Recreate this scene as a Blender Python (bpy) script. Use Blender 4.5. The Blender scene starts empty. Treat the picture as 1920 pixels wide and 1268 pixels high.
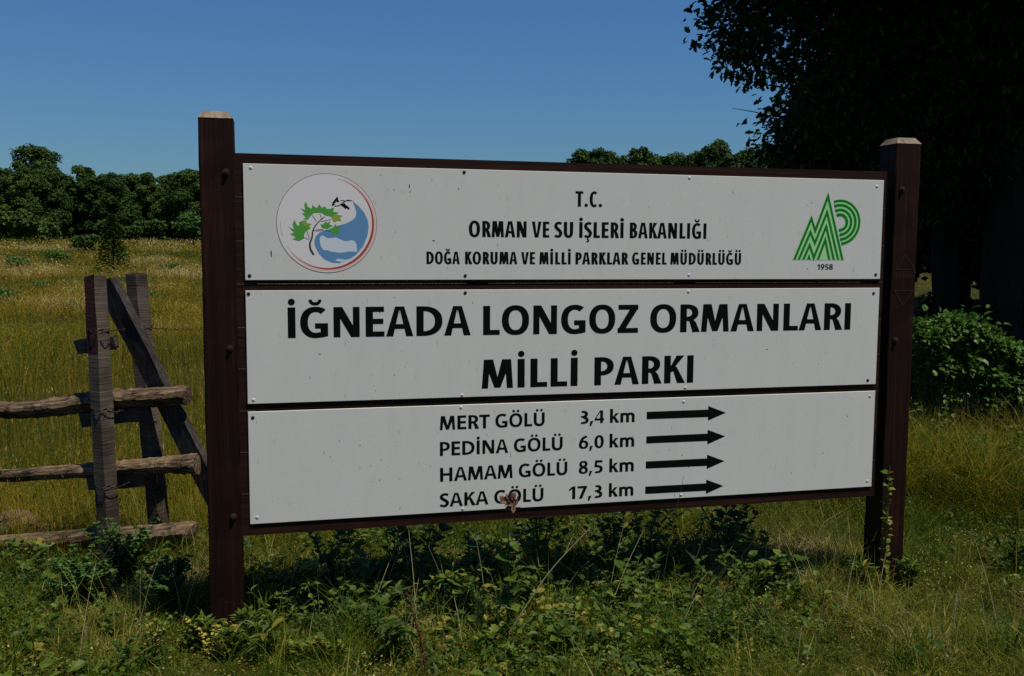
import bpy, math, random
import numpy as np
from mathutils import Vector, Matrix
from mathutils.geometry import delaunay_2d_cdt

scene = bpy.context.scene
COL = scene.collection
R = math.radians

# ------------------------------------------------------------------ camera
cam_data = bpy.data.cameras.new('camera')
cam = bpy.data.objects.new('camera', cam_data)
COL.objects.link(cam)
cam_data.sensor_width = 36.0
cam_data.lens = 33.04
cam_data.clip_start = 0.05
cam_data.clip_end = 3000
CX, CY, CZ = 0.152, -4.0655, 1.6
right = Vector((0.97163, -0.23645, 0.00551))
fwd = Vector((0.23595, 0.96743, -0.09173))
up = Vector((0.01636, 0.09043, 0.99577))
m = Matrix.Identity(4)
for i in range(3):
    m[i][0] = right[i]; m[i][1] = up[i]; m[i][2] = -fwd[i]
m[0][3], m[1][3], m[2][3] = CX, CY, CZ
cam.matrix_world = m
scene.camera = cam

# ------------------------------------------------------------------ sky and sun
SUN_EL, SUN_AZ = R(66), R(40)       # azimuth measured from the sign's normal towards +x
world = bpy.data.worlds.new('World')
scene.world = world
world.use_nodes = True
wn = world.node_tree
sky = wn.nodes.new('ShaderNodeTexSky')
sky.sky_type = 'NISHITA'
sky.sun_disc = False
sky.sun_elevation = SUN_EL
sky.sun_rotation = math.pi - SUN_AZ
sky.altitude = 0
sky.air_density = 1.6
sky.dust_density = 0.15
sky.ozone_density = 3.0
wn.nodes['Background'].inputs['Strength'].default_value = 0.072
deep = wn.nodes.new('ShaderNodeMixRGB'); deep.blend_type = 'MULTIPLY'; deep.inputs[0].default_value = 1.0
deep.inputs[2].default_value = (0.315, 0.58, 0.97, 1)          # the deep, clear summer blue of this sky
wn.links.new(sky.outputs['Color'], deep.inputs[1])
wn.links.new(deep.outputs[0], wn.nodes['Background'].inputs['Color'])
sun_data = bpy.data.lights.new('sun', 'SUN')
sun_data.energy = 4.8
sun_data.angle = R(0.53)
sun_data.color = (1.0, 0.93, 0.80)
sun = bpy.data.objects.new('sun', sun_data)
COL.objects.link(sun)
S = Vector((math.cos(SUN_EL) * math.sin(SUN_AZ), -math.cos(SUN_EL) * math.cos(SUN_AZ), math.sin(SUN_EL)))
sun.rotation_euler = S.to_track_quat('Z', 'Y').to_euler()
sun.location = (6, -6, 20)
scene.view_settings.view_transform = 'Standard'
scene.view_settings.look = 'None'
scene.view_settings.exposure = 0.0
scene.view_settings.gamma = 1.0
scene.render.engine = 'CYCLES'
scene.cycles.max_bounces = 5
scene.cycles.transparent_max_bounces = 4
scene.cycles.use_denoising = False

rng = np.random.default_rng(11)
random.seed(5)

# ------------------------------------------------------------------ tagging
def tag(o, label=None, cat=None, group=None, kind=None):
    if label: o['label'] = label
    if cat: o['category'] = cat
    if group: o['group'] = group
    if kind: o['kind'] = kind
    return o

def empty(name, loc=(0, 0, 0), rz=0.0):
    o = bpy.data.objects.new(name, None)
    o.empty_display_size = 0.2
    o.location = loc
    o.rotation_euler = (0, 0, rz)
    COL.objects.link(o)
    return o

def copy_tree(o, parent=None):
    c = o.copy(); COL.objects.link(c)
    c.parent = parent
    for ch in list(o.children):
        copy_tree(ch, c)
    return c

# ------------------------------------------------------------------ materials
def new_mat(name):
    mt = bpy.data.materials.new(name); mt.use_nodes = True
    nt = mt.node_tree
    return mt, nt, nt.nodes['Principled BSDF']

def ramp(nt, stops):
    r = nt.nodes.new('ShaderNodeValToRGB')
    e = r.color_ramp.elements
    e[0].position, e[0].color = stops[0][0], (*stops[0][1], 1)
    e[1].position, e[1].color = stops[-1][0], (*stops[-1][1], 1)
    for p, c in stops[1:-1]:
        x = e.new(p); x.color = (*c, 1)
    return r

def plain(name, col, rough=0.6, spec=0.3, metal=0.0):
    mt, nt, b = new_mat(name)
    b.inputs['Base Color'].default_value = (*col, 1)
    b.inputs['Roughness'].default_value = rough
    b.inputs['Specular IOR Level'].default_value = spec
    b.inputs['Metallic'].default_value = metal
    return mt

def foliage(name, stops, trans=0.25, rough=0.55, spec=0.25):
    """colour from the per-leaf 'tint' attribute, a little light coming through the blade"""
    mt, nt, b = new_mat(name)
    a = nt.nodes.new('ShaderNodeAttribute'); a.attribute_name = 'tint'
    r = ramp(nt, stops)
    nt.links.new(a.outputs['Fac'], r.inputs['Fac'])
    nt.links.new(r.outputs['Color'], b.inputs['Base Color'])
    b.inputs['Roughness'].default_value = rough
    b.inputs['Specular IOR Level'].default_value = spec
    if trans > 0:
        t = nt.nodes.new('ShaderNodeBsdfTranslucent')
        mx = nt.nodes.new('ShaderNodeMixShader'); mx.inputs[0].default_value = trans
        nt.links.new(r.outputs['Color'], t.inputs['Color'])
        nt.links.new(b.outputs[0], mx.inputs[1]); nt.links.new(t.outputs[0], mx.inputs[2])
        out = nt.nodes['Material Output']
        nt.links.new(mx.outputs[0], out.inputs['Surface'])
    return mt

def wood(name, stops, scale=(30, 30, 2.0), bump=0.4, rough=0.8, spec=0.2, big=0.5):
    """grain stretched along the object's z axis, a coarse stain over it, bump from the grain"""
    mt, nt, b = new_mat(name)
    tc = nt.nodes.new('ShaderNodeTexCoord')
    mp = nt.nodes.new('ShaderNodeMapping'); mp.inputs['Scale'].default_value = scale
    n1 = nt.nodes.new('ShaderNodeTexNoise'); n1.inputs['Scale'].default_value = 1.0
    n1.inputs['Detail'].default_value = 6; n1.inputs['Roughness'].default_value = 0.65
    n2 = nt.nodes.new('ShaderNodeTexNoise'); n2.inputs['Scale'].default_value = 4.0
    n2.inputs['Detail'].default_value = 4
    mixf = nt.nodes.new('ShaderNodeMath'); mixf.operation = 'MULTIPLY_ADD'
    sub = nt.nodes.new('ShaderNodeMath'); sub.operation = 'MULTIPLY_ADD'
    sub.inputs[1].default_value = big; sub.inputs[2].default_value = -0.5 * big
    nt.links.new(tc.outputs['Object'], mp.inputs['Vector'])
    nt.links.new(mp.outputs['Vector'], n1.inputs['Vector'])
    nt.links.new(tc.outputs['Object'], n2.inputs['Vector'])
    nt.links.new(n2.outputs['Fac'], sub.inputs[0])
    mixf.inputs[1].default_value = 1.0
    nt.links.new(n1.outputs['Fac'], mixf.inputs[0]); nt.links.new(sub.outputs[0], mixf.inputs[2])
    r = ramp(nt, stops)
    nt.links.new(mixf.outputs[0], r.inputs['Fac'])
    nt.links.new(r.outputs['Color'], b.inputs['Base Color'])
    bp = nt.nodes.new('ShaderNodeBump'); bp.inputs['Strength'].default_value = bump; bp.inputs['Distance'].default_value = 0.01
    nt.links.new(n1.outputs['Fac'], bp.inputs['Height'])
    nt.links.new(bp.outputs['Normal'], b.inputs['Normal'])
    b.inputs['Roughness'].default_value = rough
    b.inputs['Specular IOR Level'].default_value = spec
    return mt

M = {}
M['post'] = wood('brown_paint', [(0.25, (0.006, 0.0024, 0.0015)), (0.55, (0.0150, 0.0050, 0.0028)), (0.8, (0.042, 0.0130, 0.006))], scale=(60, 60, 1.6), bump=0.25, rough=0.6, spec=0.10)
M['board'] = wood('brown_board', [(0.25, (0.009, 0.0040, 0.0027)), (0.55, (0.019, 0.0072, 0.0045)), (0.8, (0.042, 0.015, 0.008))], scale=(1.6, 50, 60), bump=0.25, rough=0.65, spec=0.10)
M['cap'] = wood('bare_top', [(0.2, (0.07, 0.05, 0.032)), (0.5, (0.19, 0.145, 0.098)), (0.8, (0.31, 0.25, 0.175))], scale=(45, 12, 12), bump=0.3)
M['grey_wood'] = wood('grey_weathered_wood', [(0.22, (0.014, 0.010, 0.0075)), (0.5, (0.064, 0.049, 0.037)), (0.8, (0.15, 0.12, 0.095))], scale=(4, 4, 210), bump=0.45, big=1.0)
M['brace_wood'] = wood('dark_grey_wood', [(0.22, (0.010, 0.008, 0.007)), (0.5, (0.034, 0.029, 0.026)), (0.8, (0.10, 0.088, 0.078))], scale=(60, 60, 8), bump=0.7, big=0.6)
M['red_wood'] = wood('red_stained_wood', [(0.2, (0.016, 0.005, 0.004)), (0.5, (0.042, 0.012, 0.009)), (0.85, (0.075, 0.030, 0.024))], scale=(9, 9, 110), bump=0.5)
M['log'] = wood('split_log', [(0.34, (0.009, 0.006, 0.004)), (0.44, (0.062, 0.040, 0.023)), (0.58, (0.15, 0.100, 0.058)), (0.8, (0.31, 0.225, 0.140))], scale=(2.6, 62, 62), bump=1.0, big=0.7)
M['bark'] = wood('bark', [(0.25, (0.008, 0.006, 0.004)), (0.6, (0.020, 0.015, 0.010)), (0.85, (0.040, 0.031, 0.022))], scale=(14, 14, 3), bump=0.8, spec=0.05)
M['wire'] = plain('rusty_wire', (0.05, 0.035, 0.025), 0.6, 0.3, 0.6)
M['iron'] = plain('rusty_iron', (0.035, 0.016, 0.011), 0.65, 0.3, 0.3)
M['ink'] = plain('black_vinyl', (0.0035, 0.0038, 0.0033), 0.6, 0.06)
M['white_cap'] = plain('white_screw_cap', (0.56, 0.56, 0.52), 0.55, 0.2)
M['dark_screw'] = plain('dark_screw', (0.02, 0.018, 0.016), 0.5, 0.3, 0.4)
M['scratch'] = plain('scratched_wood', (0.055, 0.022, 0.015), 0.8, 0.1)
M['seam'] = plain('pale_joint', (0.15, 0.10, 0.085), 0.8, 0.1)

def panel_mat():
    mt, nt, b = new_mat('white_panel')
    tc = nt.nodes.new('ShaderNodeTexCoord')
    mp = nt.nodes.new('ShaderNodeMapping'); mp.inputs['Scale'].default_value = (5, 1, 0.9)
    n1 = nt.nodes.new('ShaderNodeTexNoise'); n1.inputs['Scale'].default_value = 3.0; n1.inputs['Detail'].default_value = 5
    nt.links.new(tc.outputs['Object'], mp.inputs['Vector']); nt.links.new(mp.outputs['Vector'], n1.inputs['Vector'])
    r1 = ramp(nt, [(0.3, (0.555, 0.55, 0.50)), (0.55, (0.57, 0.565, 0.515)), (0.75, (0.58, 0.575, 0.525))])
    nt.links.new(n1.outputs['Fac'], r1.inputs['Fac'])
    mp2 = nt.nodes.new('ShaderNodeMapping'); mp2.inputs['Scale'].default_value = (70, 1, 22)
    n2 = nt.nodes.new('ShaderNodeTexNoise'); n2.inputs['Scale'].default_value = 1.0; n2.inputs['Detail'].default_value = 3
    nt.links.new(tc.outputs['Object'], mp2.inputs['Vector']); nt.links.new(mp2.outputs['Vector'], n2.inputs['Vector'])
    r2 = ramp(nt, [(0.64, (1, 1, 1)), (0.80, (0.66, 0.63, 0.54))])
    nt.links.new(n2.outputs['Fac'], r2.inputs['Fac'])
    mx = nt.nodes.new('ShaderNodeMixRGB'); mx.blend_type = 'MULTIPLY'; mx.inputs[0].default_value = 0.6
    nt.links.new(r1.outputs['Color'], mx.inputs[1]); nt.links.new(r2.outputs['Color'], mx.inputs[2])
    nt.links.new(mx.outputs[0], b.inputs['Base Color'])
    b.inputs['Roughness'].default_value = 0.45
    b.inputs['Specular IOR Level'].default_value = 0.3
    return mt
M['panel'] = panel_mat()
for nm, c in dict(disc=(0.66, 0.62, 0.60), grey_line=(0.22, 0.20, 0.18), red=(0.36, 0.055, 0.04), halo=(0.66, 0.46, 0.40),
                  blue=(0.105, 0.245, 0.42), pale=(0.55, 0.60, 0.63), leaf=(0.075, 0.30, 0.045), leaf_yellow=(0.24, 0.33, 0.035),
                  stem=(0.03, 0.045, 0.03), green=(0.0, 0.17, 0.006), light_green=(0.34, 0.62, 0.28)).items():
    M['print_' + nm] = plain('print_' + nm, c, 0.5, 0.25)

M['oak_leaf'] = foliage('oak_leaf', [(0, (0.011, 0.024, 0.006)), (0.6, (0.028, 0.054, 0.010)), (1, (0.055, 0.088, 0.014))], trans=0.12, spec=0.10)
M['forest_leaf'] = foliage('forest_leaf', [(0, (0.015, 0.036, 0.007)), (0.5, (0.033, 0.068, 0.010)), (1, (0.070, 0.112, 0.014))], trans=0.10, spec=0.1)
M['bush_leaf'] = foliage('bush_leaf', [(0, (0.018, 0.048, 0.006)), (0.5, (0.045, 0.110, 0.012)), (1, (0.10, 0.19, 0.028))], trans=0.3, rough=0.45, spec=0.25)
M['weed_leaf'] = foliage('weed_leaf', [(0, (0.018, 0.044, 0.005)), (0.5, (0.052, 0.098, 0.009)), (0.82, (0.115, 0.155, 0.016)), (1, (0.24, 0.20, 0.03))], trans=0.3, rough=0.5, spec=0.2)
M['grass'] = foliage('grass', [(0, (0.022, 0.055, 0.003)), (0.35, (0.070, 0.105, 0.005)), (0.6, (0.135, 0.145, 0.008)), (0.82, (0.25, 0.21, 0.035)), (1, (0.42, 0.36, 0.17))], trans=0.25, rough=0.6, spec=0.12)
M['meadow'] = foliage('meadow', [(0, (0.022, 0.055, 0.004)), (0.28, (0.078, 0.104, 0.005)), (0.52, (0.195, 0.160, 0.008)), (0.74, (0.29, 0.175, 0.015)), (0.88, (0.34, 0.24, 0.055)), (1, (0.48, 0.41, 0.20))], trans=0.25, rough=0.6, spec=0.1)
M['stalk'] = plain('dry_stalk', (0.30, 0.27, 0.15), 0.7, 0.2)
M['green_stem'] = plain('green_stem', (0.05, 0.075, 0.02), 0.6, 0.3)
M['twig'] = plain('dark_twig', (0.035, 0.025, 0.018), 0.8, 0.1)
M['dock'] = foliage('dock_seed', [(0, (0.05, 0.016, 0.006)), (1, (0.13, 0.048, 0.018))], trans=0.1)
M['yellow_leaf'] = foliage('yellow_leaf', [(0, (0.30, 0.26, 0.02)), (0.6, (0.42, 0.36, 0.04)), (1, (0.36, 0.17, 0.06))], trans=0.3)
M['yellow_petal'] = plain('yellow_petal', (0.62, 0.48, 0.02), 0.6, 0.2)
M['white_petal'] = plain('white_petal', (0.6, 0.6, 0.55), 0.6, 0.2)
M['brown_leaf'] = foliage('brown_leaf', [(0, (0.06, 0.03, 0.015)), (1, (0.16, 0.08, 0.04))], trans=0.15)

def ground_mat():
    mt, nt, b = new_mat('meadow_soil')
    tc = nt.nodes.new('ShaderNodeTexCoord')
    n1 = nt.nodes.new('ShaderNodeTexNoise'); n1.inputs['Scale'].default_value = 0.8; n1.inputs['Detail'].default_value = 8
    n1.inputs['Roughness'].default_value = 0.7
    nt.links.new(tc.outputs['Object'], n1.inputs['Vector'])
    r = ramp(nt, [(0.3, (0.014, 0.020, 0.003)), (0.5, (0.035, 0.036, 0.006)), (0.7, (0.060, 0.046, 0.012))])
    nt.links.new(n1.outputs['Fac'], r.inputs['Fac']); nt.links.new(r.outputs['Color'], b.inputs['Base Color'])
    n2 = nt.nodes.new('ShaderNodeTexNoise'); n2.inputs['Scale'].default_value = 40; n2.inputs['Detail'].default_value = 4
    nt.links.new(tc.outputs['Object'], n2.inputs['Vector'])
    bp = nt.nodes.new('ShaderNodeBump'); bp.inputs['Strength'].default_value = 0.8; bp.inputs['Distance'].default_value = 0.03
    nt.links.new(n2.outputs['Fac'], bp.inputs['Height']); nt.links.new(bp.outputs['Normal'], b.inputs['Normal'])
    b.inputs['Roughness'].default_value = 0.95; b.inputs['Specular IOR Level'].default_value = 0.05
    return mt
M['ground'] = ground_mat()
M['soil'] = wood('dry_soil', [(0.2, (0.07, 0.042, 0.022)), (0.5, (0.15, 0.095, 0.052)), (0.8, (0.24, 0.16, 0.09))], scale=(9, 9, 9), bump=1.0)

# ------------------------------------------------------------------ numpy mesh building
class MB:
    """collects vertices and faces (triangles or quads), builds ONE mesh object"""
    def __init__(s): s.v = []; s.f = []; s.t = []; s.mi = []; s.n = 0
    def add(s, v, f, tint=None, mat=0):
        v = np.asarray(v, float).reshape(-1, 3)
        s.v.append(v)
        for fa in (f if isinstance(f, list) and len(f) and isinstance(f[0], np.ndarray) and f[0].ndim == 2 else [f]):
            if isinstance(fa, np.ndarray):
                s.f.append(fa + s.n); s.mi.append(np.full(len(fa), mat))
            else:
                by = {}
                for q in fa: by.setdefault(len(q), []).append(q)
                for k, qs in by.items():
                    s.f.append(np.array(qs, int) + s.n); s.mi.append(np.full(len(qs), mat))
        s.t.append(np.full(len(v), 0.5) if tint is None else np.broadcast_to(np.asarray(tint, float), (len(v),)))
        s.n += len(v)
    def box(s, c, size, rot=None, mat=0):
        sx, sy, sz = [k / 2 for k in size]
        v = np.array([(-sx, -sy, -sz), (sx, -sy, -sz), (sx, sy, -sz), (-sx, sy, -sz), (-sx, -sy, sz), (sx, -sy, sz), (sx, sy, sz), (-sx, sy, sz)])
        if rot is not None: v = v @ np.array(rot).T
        s.add(v + np.array(c), np.array([(0, 3, 2, 1), (4, 5, 6, 7), (0, 1, 5, 4), (1, 2, 6, 5), (2, 3, 7, 6), (3, 0, 4, 7)]), mat=mat)
    def tube(s, pts, rad, sides=8, tint=None, cap=True, mat=0, wob=0.0):
        pts = np.asarray(pts, float); n = len(pts)
        rad = np.broadcast_to(np.asarray(rad, float), (n,))
        tg = np.gradient(pts, axis=0); tg /= np.linalg.norm(tg, axis=1)[:, None] + 1e-9
        ref = np.array([0, 0, 1.0]) if abs(tg[:, 2]).mean() < 0.8 else np.array([1.0, 0.2, 0])
        a = np.cross(tg, ref); a /= np.linalg.norm(a, axis=1)[:, None] + 1e-9
        b = np.cross(a, tg)
        th = np.arange(sides) / sides * 2 * np.pi
        rr = rad[:, None] * (1 + wob * rng.standard_normal((n, sides)) if wob else np.ones((n, sides)))
        v = pts[:, None, :] + rr[..., None] * (np.cos(th)[None, :, None] * a[:, None, :] + np.sin(th)[None, :, None] * b[:, None, :])
        i = np.arange(n - 1)[:, None] * sides; j = np.arange(sides)[None, :]; j2 = (j + 1) % sides
        f = np.stack([i + j, i + j2, i + sides + j2, i + sides + j], -1).reshape(-1, 4)
        v = v.reshape(-1, 3)
        s.add(v, f, tint, mat)
        if cap:
            for k, ring in ((0, 0), (n - 1, (n - 1) * sides)):
                rv = v[ring:ring + sides]; c = rv.mean(0)
                vv = np.vstack([rv, c]); ff = np.array([(q, (q + 1) % sides, sides) if k else ((q + 1) % sides, q, sides) for q in range(sides)])
                s.add(vv, ff, tint, mat)
    def build(s, name, mats, parent=None, smooth=False, loc=None):
        me = bpy.data.meshes.new(name)
        V = np.concatenate(s.v).astype(np.float32)
        if loc is not None: V = V - np.array(loc, np.float32)
        tot = np.concatenate([np.full(len(f), f.shape[1]) for f in s.f])
        idx = np.concatenate([f.ravel() for f in s.f]).astype(np.int32)
        me.vertices.add(len(V)); me.vertices.foreach_set('co', V.ravel())
        me.loops.add(len(idx)); me.loops.foreach_set('vertex_index', idx)
        me.polygons.add(len(tot))
        st = np.concatenate([[0], np.cumsum(tot)[:-1]]).astype(np.int32)
        me.polygons.foreach_set('loop_start', st)
        me.polygons.foreach_set('material_index', np.concatenate(s.mi).astype(np.int32))
        me.polygons.foreach_set('use_smooth', np.full(len(tot), bool(smooth)))
        me.update(calc_edges=True); me.validate()
        at = me.attributes.new('tint', 'FLOAT', 'POINT')
        at.data.foreach_set('value', np.concatenate(s.t).astype(np.float32))
        for mm in (mats if isinstance(mats, list) else [mats]): me.materials.append(mm)
        o = bpy.data.objects.new(name, me)
        COL.objects.link(o)
        if parent is not None: o.parent = parent
        if loc is not None: o.location = loc
        return o

def unit(a): return a / (np.linalg.norm(a, axis=-1, keepdims=True) + 1e-9)
def rand_dirs(n): return unit(rng.standard_normal((n, 3)))

# leaf outlines: (u along, v across, w lift) in units of length / half width
LEAF_V = np.array([(0, 0, 0), (.32, 0, -.05), (.66, 0, -.06), (1, 0, -.16), (.26, .82, .10), (.62, .92, .05), (.26, -.82, .10), (.62, -.92, .05)])
LEAF_F = [np.array([(0, 1, 4), (2, 3, 5), (1, 0, 6), (3, 2, 7)]), np.array([(1, 2, 5, 4), (2, 1, 6, 7)])]
KITE_V = np.array([(0, 0, 0), (.5, .95, .10), (1, 0, -.10), (.45, -.95, .10)])
KITE_F = np.array([(0, 2, 1), (0, 3, 2)])
OAK_V = np.array([(0, 0, 0), (.18, .28, 0), (.30, .62, .08), (.42, .40, .02), (.58, .95, .08), (.70, .5, .02), (.86, .62, .0), (1, 0, -.12),
                  (.86, -.62, .0), (.70, -.5, .02), (.58, -.95, .08), (.42, -.40, .02), (.30, -.62, .08), (.18, -.28, 0), (.5, 0, -.05)])
OAK_F = np.array([(i, (i + 1), 14) for i in range(13)] + [(13, 0, 14)])
LOBE_V = np.array([(0, 0, 0), (.10, .55, .05), (.30, .35, 0), (.42, 1.0, .08), (.62, .45, 0), (.80, .70, .03), (1, 0, -.12), (.80, -.70, .03), (.62, -.45, 0), (.42, -1.0, .08), (.30, -.35, 0), (.10, -.55, .05), (.45, 0, -.05)])
LOBE_F = np.array([(i, i + 1, 12) for i in range(11)] + [(11, 0, 12)])

def leaves(mb, P, D, N, L, W, tint, shape='leaf', mat=0):
    """many leaves at once: base points P, directions D, normals N, lengths L, half widths W"""
    TV, TF = dict(leaf=(LEAF_V, LEAF_F), kite=(KITE_V, KITE_F), oak=(OAK_V, OAK_F), lobe=(LOBE_V, LOBE_F))[shape]
    P = np.asarray(P, float).reshape(-1, 3); n = len(P)
    if n == 0: return
    D = unit(np.asarray(D, float).reshape(-1, 3)); N = np.asarray(N, float).reshape(-1, 3)
    A = unit(np.cross(N, D)); N2 = np.cross(D, A)
    L = np.broadcast_to(L, (n,)); W = np.broadcast_to(W, (n,))
    V = P[:, None] + TV[None, :, 0, None] * (L[:, None, None] * D[:, None]) + TV[None, :, 1, None] * (W[:, None, None] * A[:, None]) + TV[None, :, 2, None] * (L[:, None, None] * N2[:, None])
    k = len(TV); off = np.arange(n)[:, None, None] * k
    F = [(off + f[None]).reshape(-1, f.shape[1]) for f in (TF if isinstance(TF, list) else [TF])]
    mb.add(V.reshape(-1, 3), F if len(F) > 1 else F[0], np.repeat(np.broadcast_to(tint, (n,)), k), mat)

def blades(mb, P, H, W, lean, az, tint, curl=0.5, seg=3, mat=0, tip=None):
    """grass blades: P roots, H lengths, W widths, lean at the tip (fraction of H), az bending direction"""
    n = len(P)
    if n == 0: return
    face = az + rng.uniform(-1.2, 1.2, n) + np.pi / 2
    ax = np.stack([np.cos(face), np.sin(face), np.zeros(n)], 1)
    bd = np.stack([np.cos(az), np.sin(az), np.zeros(n)], 1)
    rows = []
    for i in range(seg + 1):
        t = i / seg
        c = P + (H * (t - 0.25 * lean * t ** 2))[:, None] * np.array([0, 0, 1.0]) + (H * lean * (t ** (1 + curl * 2)))[:, None] * bd
        if i < seg:
            w = (W * (1 - 0.75 * t) / 2)[:, None]
            rows += [c - ax * w, c + ax * w]
        else:
            rows.append(c)
    V = np.stack(rows, 1); k = V.shape[1]
    off = np.arange(n)[:, None, None] * k
    q = np.array([(2 * i, 2 * i + 1, 2 * i + 3, 2 * i + 2) for i in range(seg - 1)])
    t3 = np.array([(2 * seg - 2, 2 * seg - 1, 2 * seg)])
    tt = np.repeat(tint[:, None], k, 1)
    if tip is not None: tt[:, -3:] = tt[:, -3:] + tip[:, None]
    F = [(off + t3[None]).reshape(-1, 3)]
    if seg > 1: F = [(off + q[None]).reshape(-1, 4)] + F
    mb.add(V.reshape(-1, 3), F if len(F) > 1 else F[0], np.clip(tt, 0, 1).ravel(), mat)

def fnoise(x, y, sc, seed, oct=3):
    """smooth value noise in 0..1 from a few rotated sines"""
    r = np.random.default_rng(seed); out = 0; amp = 1; tot = 0
    for o in range(oct):
        for _ in range(4):
            a = r.uniform(0, 6.28); p = r.uniform(0, 6.28); k = sc * 2 ** o * r.uniform(0.7, 1.4)
            out = out + amp * np.sin((x * np.cos(a) + y * np.sin(a)) * k + p + 1.3 * np.sin((x * np.sin(a) - y * np.cos(a)) * k * .7 + p * 2)); tot += amp
        amp *= 0.55
    return np.clip(0.5 + out / tot * 1.3, 0, 1)

# ------------------------------------------------------------------ ground
def smooth(t):
    t = np.clip(t, 0, 1); return t * t * (3 - 2 * t)
def gz(x, y):
    x = np.asarray(x, float); y = np.asarray(y, float)
    d = np.hypot(x - CX, y - CY)
    z = -0.05 + 2.75 * smooth((d - 12) / 125) + 0.045 * (fnoise(x, y, 1.3, 3, 2) - 0.5)
    dip = np.exp(-(((x + 1.1) / 1.6) ** 2 + ((y - 2.2) / 1.8) ** 2))
    z = z + 0.012 * np.maximum(0, d - 130)
    return z - 0.14 * dip - 0.05 * smooth((-x - 1) / 6) * (d < 40)

def ground():
    n = 150
    s = np.linspace(-1, 1, n)
    xs = CX + np.sinh(s * 5.2) / np.sinh(5.2) * 700
    ys = CY + 6 + np.sinh(s * 5.2) / np.sinh(5.2) * 700
    X, Y = np.meshgrid(xs, ys)
    V = np.stack([X, Y, gz(X, Y)], -1).reshape(-1, 3)
    i = np.arange(n - 1)[:, None] * n + np.arange(n - 1)[None]
    F = np.stack([i, i + 1, i + n + 1, i + n], -1).reshape(-1, 4)
    b = MB(); b.add(V, F)
    tag(b.build('ground', M['ground'], smooth=True), kind='structure')
ground()

# ------------------------------------------------------------------ lettering: a hand drawn humanist bold alphabet
def sell(cx, cy, rx, ry, a, e=2.25):
    c, s_ = math.cos(a), math.sin(a)
    return (cx + rx * math.copysign(abs(c) ** (2 / e), c), cy + ry * math.copysign(abs(s_) ** (2 / e), s_))
def ring(cx, cy, ro, ri, a0=0, a1=360, n=40, e=2.25):
    out = []
    for i in range(n):
        p, q = R(a0 + (a1 - a0) * i / n), R(a0 + (a1 - a0) * (i + 1) / n)
        out.append([sell(cx, cy, *ro, p, e), sell(cx, cy, *ro, q, e), sell(cx, cy, *ri, q, e), sell(cx, cy, *ri, p, e)])
    return out
def rect(x0, y0, x1, y1): return [[(x0, y0), (x1, y0), (x1, y1), (x0, y1)]]
def disc(cx, cy, r, n=20): return [[(cx + r * math.cos(2 * math.pi * i / n), cy + r * math.sin(2 * math.pi * i / n)) for i in range(n)]]
def catmull(pts, n=8):
    pts = [np.array(p, float) for p in pts]; P = [2 * pts[0] - pts[1]] + pts + [2 * pts[-1] - pts[-2]]; out = []
    for i in range(1, len(P) - 2):
        for k in range(n):
            t = k / n
            out.append(0.5 * (2 * P[i] + (P[i + 1] - P[i - 1]) * t + (2 * P[i - 1] - 5 * P[i] + 4 * P[i + 1] - P[i + 2]) * t * t + (-P[i - 1] + 3 * P[i] - 3 * P[i + 1] + P[i + 2]) * t ** 3))
    out.append(pts[-1]); return np.array(out)
def stroke(pts, w, n=8, curve=True):
    """band along a centre line; pts are (x, y) and w a width or a width per point"""
    c = catmull([p[:2] for p in pts], n) if curve else np.array(pts, float)
    ww = np.interp(np.linspace(0, 1, len(c)), np.linspace(0, 1, len(pts)), np.broadcast_to(w, (len(pts),)))
    t = np.gradient(c, axis=0); t /= np.linalg.norm(t, axis=1)[:, None] + 1e-9
    nn = np.stack([-t[:, 1], t[:, 0]], 1) * ww[:, None] / 2
    l, r_ = c + nn, c - nn
    return [[tuple(l[i]), tuple(l[i + 1]), tuple(r_[i + 1]), tuple(r_[i])] for i in range(len(c) - 1)]

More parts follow.
